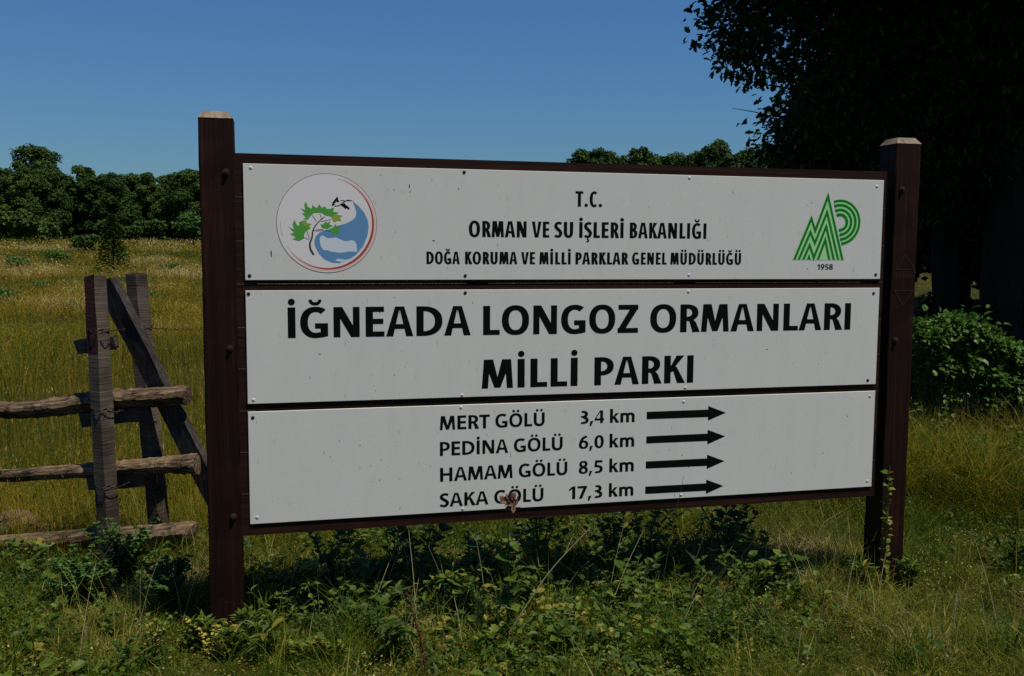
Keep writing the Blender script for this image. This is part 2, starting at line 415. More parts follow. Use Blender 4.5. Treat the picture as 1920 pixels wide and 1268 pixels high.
def glyph(ch, k, s, t):
    """polygons of one letter (cap height 1) and its side bearings; k squeezes widths, s / t are stem and bar widths"""
    b, rd = 0.095, 0.05
    acc = []
    base = ch
    if ch in 'İĞÖÜŞ':
        base = dict(zip('İĞÖÜŞ', 'IGOUS'))[ch]
    def done(p, W, l, r): return p + acc, W, l * (0.5 + 0.5 * k), r * (0.5 + 0.5 * k)
    W = dict(I=s / k, G=.86, O=.93, U=.79, S=.60, N=.82, E=.60, A=.88, D=.85, L=.56, Z=.74, R=.69, M=1.02, P=.68, K=.74, T=.72, B=.69, H=.82, C=.72, V=.88,
             k=.66, m=1.04).get(base, .64) * k
    if base in '0123456789': W = .64 * max(k, .9)
    if ch == 'İ': acc += disc(W / 2, 1.175, .108)
    if ch == 'Ğ': acc += ring(W * .54, 1.25, (.20 * (.4 + .6 * k), .19), (.10 * (.4 + .6 * k), .085), 180, 360, 12)
    if ch in 'ÖÜ': acc += disc(W / 2 - .155 * (.4 + .6 * k), 1.175, .092) + disc(W / 2 + .155 * (.4 + .6 * k), 1.175, .092)
    if ch == 'Ş': acc += stroke([(W * .46, .0), (W * .44, -.09), (W * .58, -.15), (W * .52, -.235), (W * .28, -.235)], [.07, .07, .085, .085, .07])
    ch = base
    if ch == 'I': return done(rect(0, 0, s, 1), W, b, b)
    if ch == 'O': return done(ring(W / 2, .5, (W / 2, .515), (W / 2 - s, .515 - t)), W, rd, rd)
    if ch == 'C': return done(ring(W * .58, .5, (W * .58, .515), (W * .58 - s, .515 - t), 52, 308, 34), W, rd, .02)
    if ch == 'G':
        return done(ring(W * .56, .5, (W * .56, .515), (W * .56 - s, .515 - t), 52, 296, 34) + rect(W - s, .045, W, .47) + [[(W * .62, .0), (W * .80, .005), (W, .045), (W - s, .16)], [(W * .62, -.01), (W - s, .14), (W * .6, .14)]] + rect(W - s - .17 * k, .47 - t, W, .47), W, rd, b * .8)
    if ch == 'U': return done(rect(0, .38, s, 1) + rect(W - s, .38, W, 1) + ring(W / 2, .38, (W / 2, .395), (W / 2 - s, .395 - t * 1.05), 180, 360, 22), W, b * .95, b * .95)
    if ch == 'N': return done(rect(0, 0, s * .9, 1) + rect(W - s * .9, 0, W, 1) + [[(0, 1), (s * 1.15, 1), (W, 0), (W - s * 1.15, 0)]], W, b, b)
    if ch == 'H': return done(rect(0, 0, s, 1) + rect(W - s, 0, W, 1) + rect(0, .51 - t / 2, W, .51 + t / 2), W, b, b)
    if ch == 'E': return done(rect(0, 0, s, 1) + rect(0, 0, W, t) + rect(0, 1 - t, W * .98, 1) + rect(0, .51 - t / 2, W * .94, .51 + t / 2), W, b, .04)
    if ch == 'L': return done(rect(0, 0, s, 1) + rect(0, 0, W, t), W, b, .02)
    if ch == 'T': return done(rect(W / 2 - s / 2, 0, W / 2 + s / 2, 1) + rect(0, 1 - t, W, 1), W, .015, .015)
    if ch == 'Z': return done(rect(0, 0, W, t) + rect(.03 * W, 1 - t, W, 1) + [[(0, t * .65), (s * 1.25, t * .95), (W, 1 - t * .7), (W - s * 1.3, 1 - t * .95)], [(0, 0), (s * 1.25, t * .95), (0, t * .65)], [(W, 1), (W - s * 1.3, 1 - t * .95), (W, 1 - t * .7)]], W, .04, .04)
    if ch == 'A':
        a = W / 2; h = s * .62
        return done([[(0, 0), (s * .98, 0), (a + s * .05, 1), (a - h, 1)], [(W, 0), (a + h, 1), (a - s * .05, 1), (W - s * .98, 0)], [(a - s * .06, 1), (a + s * .06, 1), (a, .72)]] + rect(W * .22, .25, W * .78, .25 + t * .93), W, .008, .008)
    if ch == 'V':
        a = W / 2
        return done([[(0, 1), (s * 1.02, 1), (a + s * .12, .0), (a - s * .6, 0)], [(W, 1), (a + s * .6, 0), (a - s * .12, 0), (W - s * 1.02, 1)], [(a - s * .2, 0), (a + s * .2, 0), (a, .3)]], W, .008, .008)
    if ch == 'M':
        a = W / 2; d = .065 * W
        return done([[(0, 0), (s * .86, 0), (d + s * .86, 1), (d, 1)], [(W, 0), (W - d, 1), (W - d - s * .86, 1), (W - s * .86, 0)],
                     [(d, 1), (d + s * 1.28, 1), (a + s * .36, .02), (a - s * .42, .02)], [(W - d, 1), (a + s * .42, .02), (a - s * .36, .02), (W - d - s * 1.28, 1)]], W, b * .55, b * .55)
    if ch == 'D':
        x0 = .26 * W
        return done(rect(0, 0, s, 1) + rect(0, 0, x0, t * .92) + rect(0, 1 - t * .92, x0, 1) + ring(x0, .5, (W - x0, .5), (W - x0 - s * 1.04, .5 - t * .92), -90, 90, 26), W, b, rd)
    if ch in 'PR':
        lo = .35 if ch == 'P' else .40; cy = (1 + lo) / 2; ry = (1 - lo) / 2; x0 = .34 * W; Wb = W if ch == 'P' else W * .95
        p = rect(0, 0, s, 1) + rect(0, 1 - t * .88, x0, 1) + rect(0, lo, x0, lo + t * .88) + ring(x0, cy, (Wb - x0, ry), (Wb - x0 - s * .98, ry - t * .88), -90, 90, 24)
        if ch == 'R':
            p += stroke([(.36 * W, .47), (.55 * W, .43), (.70 * W, .27), (.80 * W, .06), (W - s * .50, -.0)], [.1, .15, s * .95, s, s * 1.05], 8)[:-4] + [[(.56 * W, .36), (.82 * W, .36), (W + .03, 0), (W + .03 - s * 1.12, 0)]]
        return done(p, W, b, .02)
    if ch == 'B':
        x0 = .36 * W
        return done(rect(0, 0, s, 1) + rect(0, 1 - t * .88, x0, 1) + rect(0, .455, x0, .455 + t * .85) + rect(0, 0, x0, t * .88) + ring(x0, .745, (W * .92 - x0, .255), (W * .92 - x0 - s * .98, .255 - t * .86), -90, 90, 20) + ring(x0, .29, (W - x0, .29), (W - x0 - s, .29 - t * .88), -90, 90, 20), W, b, rd)
    if ch == 'K':
        return done(rect(0, 0, s, 1) + [[(s * .95, .40), (s * .95, .60), (W - s * 1.28, 1), (W * .98, 1)], [(s * .9, .38), (s * .9, .62), (s * 1.6, .60), (s * 1.6, .46)], [(.36 * W, .62), (.60 * W, .60), (W + .03, 0), (W + .03 - s * 1.25, 0)]], W, b, .0)
    if ch == 'S':
        return done(stroke([(W * .93, .875), (W * .60, .935), (W * .24, .86), (W * .17, .70), (W * .36, .57), (W * .66, .45), (W * .85, .28), (W * .68, .10), (W * .40, .065), (W * .04, .135)], [t, t, t * 1.1, s, s, s, s, t * 1.1, t, t], 7), W, .04, .04)
    if ch == '0': return done(ring(W / 2, .48, (W / 2, .495), (W / 2 - s * .95, .495 - t * .9)), W, .03, .03)
    if ch == '1': return done(rect(W * .36, 0, W * .36 + s, .96) + [[(W * .02, .74), (W * .38, .96), (W * .40, .80), (W * .06, .60)]], W * .78, .04, .06)
    if ch == '3':
        return done(ring(W * .42, .715, (W * .50, .255), (W * .50 - s, .255 - t * .9), -90, 115, 22) + ring(W * .42, .26, (W * .58, .27), (W * .58 - s, .27 - t * .9), -118, 90, 24) + rect(W * .20, .46, W * .46, .46 + t * .85), W, .04, .03)
    if ch == '4': return done(rect(W * .58, 0, W * .58 + s * .92, .96) + rect(0, .21, W, .21 + t * .9) + [[(0, .21), (0, .33), (W * .56, .96), (W * .60 + s * .3, .96)], [(0, .21), (0, .34), (W * .2, .40), (W * .2, .30)]], W, .02, .02)
    if ch == '5': return done(rect(W * .14, .96 - t, W * .94, .96) + [[(W * .14, .96), (W * .14 + s * .8, .96), (W * .10 + s * .72, .45), (W * .07, .45)]] + ring(W * .36, .29, (W * .62, .305), (W * .62 - s, .305 - t * .9), -115, 112, 28), W, .03, .03)
    if ch == '6': return done(ring(W / 2, .30, (W / 2, .315), (W / 2 - s * .92, .315 - t * .85)) + stroke([(W * .86, .905), (W * .58, .86), (W * .30, .66), (s * .50, .34)], [t * .9, t, s * .9, s * .9], 8), W, .03, .03)
    if ch == '7': return done(rect(0, .96 - t, W, .96) + [[(W * .14, 0), (W * .14 + s * 1.1, 0), (W, .86), (W * .98, .96), (W - s * 1.15, .96 - t * .9)]], W, .03, .03)
    if ch == '8': return done(ring(W / 2, .725, (W * .45, .25), (W * .45 - s * .88, .25 - t * .8)) + ring(W / 2, .26, (W / 2, .275), (W / 2 - s * .92, .275 - t * .85)), W, .03, .03)
    if ch == '9': return done(ring(W / 2, .66, (W / 2, .315), (W / 2 - s * .92, .315 - t * .85)) + stroke([(W * .14, .055), (W * .42, .10), (W * .70, .30), (W - s * .50, .62)], [t * .9, t, s * .9, s * .9], 8), W, .03, .03)
    if ch == '.': return done(disc(s * .58, .10, s * .58), s * 1.16, .07, .07)
    if ch == ',': return done([[(0, -.20), (s * .55, -.19), (s * 1.25, .19), (s * .25, .17)]], s * 1.2, .03, .07)
    if ch == 'k': return done(rect(0, 0, s, 1.06) + [[(s * .95, .27), (s * .95, .45), (W - s * 1.25, .72), (W * .97, .72)], [(.34 * W, .42), (.60 * W, .44), (W + .02, 0), (W + .02 - s * 1.25, 0)], [(s * .9, .27), (s * .9, .46), (s * 1.7, .46), (s * 1.5, .3)]], W, .09, .0)
    if ch == 'm':
        g = (W - s) / 2; p = rect(0, 0, s, .715)
        for i in range(2):
            x = i * g
            p += rect(x + g, 0, x + g + s, .46) + ring(x + (g + s) / 2 + s * .04, .46, ((g + s) / 2 - s * .04, .275), ((g - s) / 2 - s * .04 + .001, .275 - t * 1.05), 0, 150, 16)
        return done(p, W, .09, .08)
    return done([], W, 0, 0)

def flat(mb, polys, y, mat=0):
    """union of overlapping flat polygons laid on the sign face at depth y"""
    vs, fs = [], []
    for p in polys:
        a = sum(p[i][0] * p[(i + 1) % len(p)][1] - p[(i + 1) % len(p)][0] * p[i][1] for i in range(len(p)))
        if abs(a) < 1e-9: continue
        if a < 0: p = p[::-1]
        fs.append(list(range(len(vs), len(vs) + len(p)))); vs += [Vector((float(x), float(z))) for x, z in p]
    K = 100.0
    r = delaunay_2d_cdt([v * K for v in vs], [], fs, 0, 1e-5)
    co = np.array([(v.x, v.y) for v in r[0]]) / K
    tri = [tuple(f) for f in r[2]]
    cen = np.array([co[list(f)].mean(0) for f in tri]); ins = np.zeros(len(tri), bool)
    for f in fs:
        q = np.array([tuple(vs[i]) for i in f]); lo, hi = q.min(0), q.max(0)
        c = np.where(((cen >= lo) & (cen <= hi)).all(1) & ~ins)[0]
        if len(c) == 0: continue
        odd = np.zeros(len(c), bool)
        for (x1, z1), (x2, z2) in zip(q, np.roll(q, -1, 0)):
            if z1 != z2: odd ^= ((z1 > cen[c, 1]) != (z2 > cen[c, 1])) & (cen[c, 0] < (x2 - x1) * (cen[c, 1] - z1) / (z2 - z1) + x1)
        ins[c[odd]] = True
    mb.add([(a, y, b) for a, b in co], [t_ for t_, k_ in zip(tri, ins) if k_], mat=mat)

def word_polys(text, a, b, h, k, s, t):
    out = []; x = 0; n = len(text)
    for i, ch in enumerate(text):
        p, W, l, r_ = glyph(ch, k, s, t)
        if i: x += l
        out.append([[(px + x, py) for px, py in q] for q in p]); x += W
        if i < n - 1: x += r_
    sx = (b[0] - a[0]) / x
    return [[(a[0] + px * sx, a[1] + (b[1] - a[1]) * (px / x) + py * h) for px, py in q] for g in out for q in g]

# ------------------------------------------------------------------ the sign
def make_sign():
    sign = empty('park_sign', (1.5, 0.07, -0.05))
    tag(sign, 'large white three-panel park name board on two dark brown timber posts', 'sign')
    O = np.array([1.5, 0.07, -0.05])
    def put(mb, name, mats, parent, smooth=False):
        """parts keep world coordinates; the parent's base is subtracted"""
        off = O
        return mb.build(name, mats, parent, smooth, None) if parent is not sign else _local(mb, name, mats, parent, smooth)
    def _local(mb, name, mats, parent, smooth):
        mb.v = [v - O for v in mb.v]
        return mb.build(name, mats, parent, smooth)
    def sub(mb, name, mats, parent, smooth=False):
        mb.v = [v - O for v in mb.v]
        return mb.build(name, mats, parent, smooth)
    posts = []
    for x0, x1 in ((-0.172, -0.036), (3.066, 3.203)):
        p = MB()
        y0, y1, zb, zt = 0.0, 0.137, -0.5, 2.135
        c = 0.004
        ring_ = [(x0 + c, y0), (x1 - c, y0), (x1, y0 + c), (x1, y1 - c), (x1 - c, y1), (x0 + c, y1), (x0, y1 - c), (x0, y0 + c)]
        zs = np.concatenate([[zb], np.linspace(0, zt, 24)])
        vv = []
        for i, z in enumerate(zs):
            wob = 0.0 if i in (0, len(zs) - 1) else 0.0012
            vv += [(x + rng.normal(0, wob), y + rng.normal(0, wob), z) for x, y in ring_]
        ff = [(i * 8 + j, i * 8 + (j + 1) % 8, (i + 1) * 8 + (j + 1) % 8, (i + 1) * 8 + j) for i in range(len(zs) - 1) for j in range(8)]
        p.add(vv, np.array(ff))
        post = sub(p, 'post', M['post'], sign)
        q = MB()
        g = 0.001; ins = 0.021; zt2 = zt + 0.030
        base = [(x0 - g, y0 - g, zt), (x1 + g, y0 - g, zt), (x1 + g, y1 + g, zt), (x0 - g, y1 + g, zt)]
        top = [(x0 + ins, y0 + ins, zt2), (x1 - ins, y0 + ins, zt2), (x1 - ins, y1 - ins, zt2 + .002), (x0 + ins, y1 - ins, zt2)]
        q.add(base + top, np.array([(0, 1, 5, 4), (1, 2, 6, 5), (2, 3, 7, 6), (3, 0, 4, 7), (4, 5, 6, 7), (3, 2, 1, 0)]))
        sub(q, 'post_top', M['cap'], post)
        posts.append(post)
    def bolt(x, z, post):
        b = MB()
        b.tube([(x, 0.001, z), (x, -0.006, z), (x, -0.0065, z)], [0.014, 0.014, 0.010], 14)
        th = 0.3
        b.tube([(x, -0.005, z), (x, -0.015, z), (x, -0.0165, z)], [0.0085, 0.0085, 0.007], 6)
        sub(b, 'bolt', M['iron'], post)
    for z in (1.918, 1.193, 0.475): bolt(-0.067, z, posts[0])
    for z in (1.914, 1.172, 0.47): bolt(3.103, z, posts[1])
    # cracks and knots cut into the posts
    c = MB()
    for (x, z, l) in ((-0.145, 1.9, .03), (-0.15, 1.33, .03), (-0.09, 0.9, .25), (-0.12, 0.45, .22)):
        flat(c, stroke([(x, z), (x + .003, z - l / 2), (x - .001, z - l)], [.0008, .0025, .0006], 4), -0.0022)
    sub(c, 'crack', M['dark_screw'], posts[0])
    c = MB()
    for a in ([(3.1376, 1.594), (3.09, 1.523), (3.1957, 1.523), (3.1376, 1.594)], [(3.086, 1.418), (3.192, 1.4175), (3.135, 1.346), (3.086, 1.418)]):
        for i in range(3): flat(c, stroke([a[i], a[i + 1]], .0022, curve=False), -0.0024 - .0003 * i)
    for i in range(6):
        x = 3.092 + i * .016
        flat(c, stroke([(x, 1.478), (x + .004, 1.50), (x + .009, 1.482), (x + .004, 1.488)], .002, 3), -0.0024)
    sub(c, 'carving', M['scratch'], posts[1])
    # backing of horizontal planks, each butted on the next with a pale joint
    zz = [0.385, 0.569, 0.748, 0.925, 1.1035, 1.2785, 1.4585, 1.637, 1.818, 1.998]
    bb = MB()
    for i in range(9):
        dy = rng.uniform(-0.0012, 0.0012)
        bb.box((1.493, 0.024 + dy, (zz[i] + zz[i + 1]) / 2), (3.058, 0.04, zz[i + 1] - zz[i] - 0.003))
    for x in (0.0, 1.0, 2.0, 3.0): bb.box((x, 0.069, 1.19), (0.09, 0.045, 1.5))
    for z in (0.6, 1.75): bb.box((1.51, 0.115, z), (3.10, 0.045, 0.09))
    back = sub(bb, 'backing_board', M['board'], sign)
    s_ = MB()
    for z in zz[1:-1]:
        flat(s_, rect(-0.034, z - .0012, 0.03, z + .0006), 0.0022)
        flat(s_, rect(3.002, z - .0010, 3.019, z + .0006), 0.0022)
    sub(s_, 'plank_joint', M['seam'], back)
    # three white panels
    K1 = (0.66, 0.185, 0.15); K1b = (0.64, 0.19, 0.155); K2 = (1.0, 0.235, 0.172); K3 = (0.98, 0.205, 0.165)
    rows = [(1.475, 1.9542), (0.9547, 1.4316), (0.4373, 0.9211)]
    panels = []
    for z0, z1 in rows:
        p = MB()
        x0, x1, y0, y1, c = 0.0, 3.0, -0.0045, 0.0015, 0.0012
        v = [(x0 + c, y0, z0 + c), (x1 - c, y0, z0 + c), (x1 - c, y0, z1 - c), (x0 + c, y0, z1 - c), (x0, y0 + c, z0), (x1, y0 + c, z0), (x1, y0 + c, z1), (x0, y0 + c, z1), (x0, y1, z0), (x1, y1, z0), (x1, y1, z1), (x0, y1, z1)]
        p.add(v, np.array([(0, 1, 2, 3), (0, 4, 5, 1), (1, 5, 6, 2), (2, 6, 7, 3), (3, 7, 4, 0), (4, 8, 9, 5), (5, 9, 10, 6), (6, 10, 11, 7), (7, 11, 8, 4)]))
        panels.append(sub(p, 'panel', M['panel'], sign))
    FY = -0.0052
    def line(words, K, panel):
        b_ = MB()
        for w in words: flat(b_, word_polys(*w, *K), FY)
        sub(b_, 'lettering', M['ink'], panel)
    line([('T.C.', (1.4316, 1.802), (1.5576, 1.802), 0.0683)], K1, panels[0])
    line([('ORMAN', (0.9456, 1.6626), (1.2061, 1.6628), 0.07), ('VE', (1.2306, 1.663), (1.3111, 1.6631), 0.07), ('SU', (1.3359, 1.6632), (1.4224, 1.6633), 0.07),
          ('İŞLERİ', (1.4509, 1.6633), (1.6622, 1.6637), 0.0704), ('BAKANLIĞI', (1.6923, 1.6637), (2.0703, 1.6643), 0.0706)], K1, panels[0])
    line([('DOĞA', (0.7588, 1.544), (0.9053, 1.544), 0.0538), ('KORUMA', (0.9291, 1.544), (1.1645, 1.544), 0.054), ('VE', (1.1824, 1.544), (1.2463, 1.544), 0.054),
          ('MİLLİ', (1.266, 1.544), (1.4121, 1.544), 0.054), ('PARKLAR', (1.4348, 1.544), (1.6858, 1.544), 0.054), ('GENEL', (1.7057, 1.544), (1.875, 1.544), 0.0545), ('MÜDÜRLÜĞÜ', (1.8935, 1.544), (2.2507, 1.544), 0.0545)], K1b, panels[0])
    line([('İĞNEADA', (0.1695, 1.231), (0.9544, 1.231), 0.1293), ('LONGOZ', (1.0106, 1.2305), (1.7405, 1.230), 0.1293), ('ORMANLARI', (1.7998, 1.2295), (2.845, 1.2288), 0.1295)], K2, panels[1])
    line([('MİLLİ', (1.0051, 0.991), (1.4512, 0.991), 0.1293), ('PARKI', (1.5317, 0.9907), (2.0213, 0.9902), 0.1293)], K2, panels[1])
    for w in ([('MERT', (0.8162, 0.8115), (1.0423, 0.8115), 0.062), ('GÖLÜ', (1.0679, 0.8125), (1.2973, 0.8125), 0.0615)],
              [('PEDİNA', (0.8164, 0.6955), (1.1277, 0.6955), 0.0622), ('GÖLÜ', (1.1543, 0.697), (1.3836, 0.697), 0.061)],
              [('HAMAM', (0.817, 0.5789), (1.1489, 0.5789), 0.062), ('GÖLÜ', (1.1777, 0.580), (1.4073, 0.580), 0.061)],
              [('SAKA', (0.8156, 0.4635), (1.0374, 0.4635), 0.061), ('GÖLÜ', (1.0643, 0.4642), (1.2945, 0.4642), 0.061)],
              [('3,4', (1.4616, 0.8145), (1.582, 0.8145), 0.0615), ('km', (1.6107, 0.8136), (1.7317, 0.8132), 0.0615)],
              [('6,0', (1.4613, 0.6983), (1.5821, 0.6983), 0.0615), ('km', (1.6103, 0.6975), (1.7317, 0.6972), 0.0615)],
              [('8,5', (1.4624, 0.5812), (1.5795, 0.5812), 0.0615), ('km', (1.6109, 0.5808), (1.7316, 0.5803), 0.0615)],
              [('17,3', (1.4158, 0.4645), (1.5787, 0.4637), 0.0615), ('km', (1.6105, 0.4645), (1.7316, 0.464), 0.0615)]):
        line(w, K3, panels[2])
    for a in ([(1.7915, 0.8588), (1.7915, 0.8240), (2.102, 0.823), (2.102, 0.806), (2.1932, 0.8403), (2.102, 0.8755), (2.102, 0.8586)],
              [(1.7918, 0.7427), (1.7918, 0.7092), (2.102, 0.7079), (2.102, 0.6916), (2.1929, 0.7265), (2.102, 0.7612), (2.102, 0.7432)],
              [(1.7918, 0.6234), (1.7918, 0.5896), (2.102, 0.5877), (2.102, 0.5727), (2.193, 0.6062), (2.102, 0.6408), (2.102, 0.6232)],
              [(1.7912, 0.5031), (1.7912, 0.4683), (2.101, 0.4666), (2.101, 0.4515), (2.1903, 0.485), (2.101, 0.52), (2.101, 0.5023)]):
        b_ = MB(); flat(b_, [[a[0], a[1], a[2], a[6]], [a[3], a[4], a[5]]], FY)
        sub(b_, 'arrow', M['ink'], panels[2])
    # screws: white caps and a few bare dark heads
    SC = [[(0.031, 1.9369, 1), (0.9248, 1.9418, 0), (1.9795, 1.9415, 1), (2.9608, 1.9236, 1), (0.0182, 1.4937, 0), (0.9299, 1.4931, 0), (1.9878, 1.4949, 1), (2.9747, 1.4969, 0)],
          [(0.0125, 1.4183, 0), (0.93, 1.4182, 0), (1.987, 1.4179, 1), (2.9671, 1.4054, 0), (0.0233, 0.9711, 1), (0.916, 0.9639, 1), (1.9821, 0.9662, 1), (2.954, 0.9754, 0)],
          [(0.0197, 0.8962, 0), (0.9112, 0.9088, 1), (1.9755, 0.9, 1), (2.9697, 0.8949, 1), (0.029, 0.4654, 1), (0.9188, 0.448, 1), (1.9724, 0.4524, 1), (2.9742, 0.4662, 1)]]
    for pn, row in zip(panels, SC):
        for x, z, k in row:
            b_ = MB()
            if k:
                b_.tube([(x, -0.004, z), (x, -0.0050, z), (x, -0.0060, z), (x, -0.0064, z)], [0.0080, 0.0078, 0.0055, 0.003], 14)
                b_.box((x, -0.0064, z), (0.006, 0.0012, 0.0018), mat=1)
                sub(b_, 'screw', [M['white_cap'], M['dark_screw']], pn, True)
            else:
                b_.tube([(x, -0.004, z), (x, -0.0062, z), (x, -0.0072, z)], [0.0075, 0.0072, 0.003], 10)
                sub(b_, 'screw', M['dark_screw'], pn, True)
    # scuffs and flaked spots
    for pn, marks in ((panels[0], [(.686, 1.875, .004, .018), (.688, 1.852, .002, .008), (.1065, 1.585, .004, .028), (2.612, 1.838, .004, .004), (2.585, 1.828, .003, .003), (.79, 1.645, .010, .003), (2.60, 1.525, .005, .004), (.9, 1.87, .002, .01), (.62, 1.86, .0015, .012), (2.2, 1.88, .002, .012)]),
                      (panels[1], [(2.12, 1.19, .003, .003), (.30, 1.16, .012, .002), (2.4, 1.14, .014, .002), (.62, 1.40, .002, .006), (1.7, 1.03, .002, .006)]),
                      (panels[2], [(2.01, .586, .003, .006), (1.10, .845, .002, .002), (1.139, .685, .001, .03), (2.72, .62, .003, .005), (.55, .60, .002, .006), (2.85, .80, .002, .006), (1.94, .455, .0012, .02)])):
        b_ = MB()
        z0, z1 = rows[panels.index(pn)]
        marks = marks + [(random.uniform(.03, 2.97), random.uniform(z0 + .02, z1 - .02), random.choice((.0008, .0012, .002)), random.choice((.001, .002, .005, .009))) for _ in range(16)]
        marks += [(random.gauss(.52, .12), random.uniform(z0 + .1, z1 - .08), .0009, random.uniform(.002, .012)) for _ in range(11)]
        for x, z, w, h in marks:
            pts = [(x + (w + .001) * .6 * math.cos(a) * random.uniform(.5, 1.1), z + h * .6 * math.sin(a) * random.uniform(.6, 1.1)) for a in np.linspace(0, 2 * math.pi, 8)[:-1]]
            flat(b_, [pts], FY + .0001)
        sub(b_, 'scuff', M['dark_screw'], pn)
    # the round emblem: a tree, a bird, a drop of water with a pale land in it
    px = lambda X, Z: (0.338 + (X - 655) * 0.000385, 1.7139 - (Z - 628) * 0.000389)
    L = lambda pts: [px(*p) for p in pts]
    e = MB()
    mats = [M['print_' + n_] for n_ in ('disc', 'grey_line', 'red', 'halo', 'blue', 'pale', 'leaf', 'leaf_yellow', 'stem')] + [M['ink']]
    def lay(polys, mat, lv): flat(e, polys, FY - 0.00007 * lv, mat)
    lay(disc(0.338, 1.7139, 0.2085, 96), 0, 0)
    lay(ring(0.338, 1.7139, (.2085, .2085), (.2058, .2058), 0, 360, 96, 2), 1, 1)
    def arc(a0, a1, r0, w, n=60):
        out = []
        for i in range(n):
            qs = []
            for j, sgn in ((i, 1), (i + 1, 1), (i + 1, -1), (i, -1)):
                f = j / n; a = R(a0 + (a1 - a0) * f); ww = w(f) / 2
                qs.append((0.338 + (r0 + sgn * ww) * math.cos(a), 1.7139 + (r0 + sgn * ww) * math.sin(a)))
            out.append(qs)
        return out
    lay(arc(70, -140, .1965, lambda f: .003 + .012 * math.sin(math.pi * f)), 3, 1)
    lay(arc(76, -150, .1915, lambda f: .0012 + .0090 * math.sin(math.pi * f) ** 1.5), 2, 2)
    lay(arc(178, 197, .1925, lambda f: .0016), 1, 2)
    lay([L([(930, 385), (1000, 440), (1060, 510), (1095, 590), (1105, 660), (1090, 760), (1040, 880), (960, 970), (870, 1030), (780, 1060), (700, 1055), (620, 1020), (560, 960), (520, 880), (512, 820), (530, 770), (570, 730), (640, 700), (700, 680), (760, 655), (850, 630), (930, 590), (965, 550), (970, 500), (950, 440)])], 4, 1)
    lay([L([(570, 790), (590, 762), (620, 765), (650, 790), (700, 785), (750, 780), (790, 800), (850, 822), (910, 810), (950, 815), (970, 860), (975, 935), (900, 930), (840, 940), (790, 945), (740, 940), (700, 935), (660, 920), (610, 915), (585, 880), (575, 840)])], 5, 2)
    lay([L([(735, 1030), (760, 1010), (850, 1022), (930, 1000), (975, 975), (900, 1030), (800, 1045)])], 5, 2)
    tw = 0.000387
    lay([[px(*c) for c in q] for q in stroke([(505, 970), (472, 910), (466, 850), (490, 780), (500, 710), (540, 640), (628, 555)], [24, 22, 20, 17, 15, 12, 8], 5)], 8, 3)
    for b_ in ([(462, 800), (445, 740), (430, 690)], [(455, 808), (415, 785)], [(500, 715), (550, 698), (610, 695)], [(542, 612), (515, 575), (495, 545)], [(590, 590), (588, 560), (575, 525)], [(590, 610), (640, 600), (700, 588)], [(530, 714), (600, 708), (690, 715)]):
        lay([[px(*c) for c in q] for q in stroke(b_, 6, 4)], 8, 4)
    lay([L([(430, 400), (450, 455), (490, 475), (498, 428), (515, 450), (545, 465), (572, 425), (600, 465), (630, 445), (655, 475), (690, 470), (735, 455), (720, 505), (780, 510), (720, 560), (640, 545), (590, 515), (510, 520), (470, 560), (445, 595), (395, 580), (430, 570), (385, 525), (420, 520), (370, 470), (420, 490), (412, 430)]),
         L([(305, 592), (330, 650), (360, 660), (352, 622), (400, 600), (425, 595), (440, 630), (490, 635), (455, 665), (480, 680), (430, 710), (405, 750), (410, 790), (350, 822), (275, 802), (320, 785), (255, 745), (300, 735), (240, 668), (300, 700), (285, 640)]),
         L([(580, 640), (610, 640), (640, 605), (655, 625), (690, 605), (680, 640), (715, 655), (650, 690), (600, 680)]),
         L([(680, 690), (720, 670), (745, 630), (755, 660), (800, 660), (770, 690), (800, 700), (775, 735), (730, 750), (700, 740), (685, 715)])], 6, 5)
    lay([L([(700, 560), (740, 530), (825, 545), (790, 565), (810, 600), (760, 600), (735, 620), (715, 595)]), L([(385, 620), (425, 598), (440, 630), (490, 635), (450, 655), (400, 660)])], 7, 6)
    lay([L([(770, 338), (775, 370), (790, 395), (765, 400), (750, 385), (750, 405), (725, 415), (745, 425), (705, 445), (715, 400), (740, 370), (760, 345)]),
         L([(800, 430), (840, 405), (860, 430), (890, 450), (902, 470), (880, 478), (870, 460), (855, 472), (830, 450)])]
        + [[px(*c) for c in q] for q in stroke([(735, 445), (790, 432), (830, 400), (870, 380), (885, 378), (932, 382)], [8, 9, 8, 9, 16, 3], 5)] + [[px(*c) for c in q] for q in stroke([(800, 385), (830, 378), (850, 392)], 7, 4)], 9, 6)
    sub(e, 'emblem', mats, panels[0])
    # the green mountain-and-arcs emblem
    px2 = lambda X, Z: (2.7668 + (X - 722) * 0.000462, 1.7480 - (Z - 490) * 0.000401)
    e = MB()
    def mitre(pts, w):
        """zigzag band with sharp corners; flat cut ends at the baseline"""
        pts = [np.array(p, float) for p in pts]; n = len(pts); Ls, Rs = [], []
        for i in range(n):
            dirs = []
            if i > 0: dirs.append((pts[i] - pts[i - 1]) / np.linalg.norm(pts[i] - pts[i - 1]))
            if i < n - 1: dirs.append((pts[i + 1] - pts[i]) / np.linalg.norm(pts[i + 1] - pts[i]))
            if len(dirs) == 1:
                d = dirs[0]; off = np.array([w / 2 / abs(d[1]), 0.0]) * (1 if d[1] < 0 else -1)
                Ls.append(pts[i] - off); Rs.append(pts[i] + off)
            else:
                n1 = np.array([dirs[0][1], -dirs[0][0]]); n2 = np.array([dirs[1][1], -dirs[1][0]]); b_ = n1 + n2; b_ /= np.linalg.norm(b_)
                o_ = b_ * (w / 2 / max(0.2, b_ @ n1)); Ls.append(pts[i] + o_); Rs.append(pts[i] - o_)
        return [[tuple(Ls[i]), tuple(Ls[i + 1]), tuple(Rs[i + 1]), tuple(Rs[i])] for i in range(n - 1)]
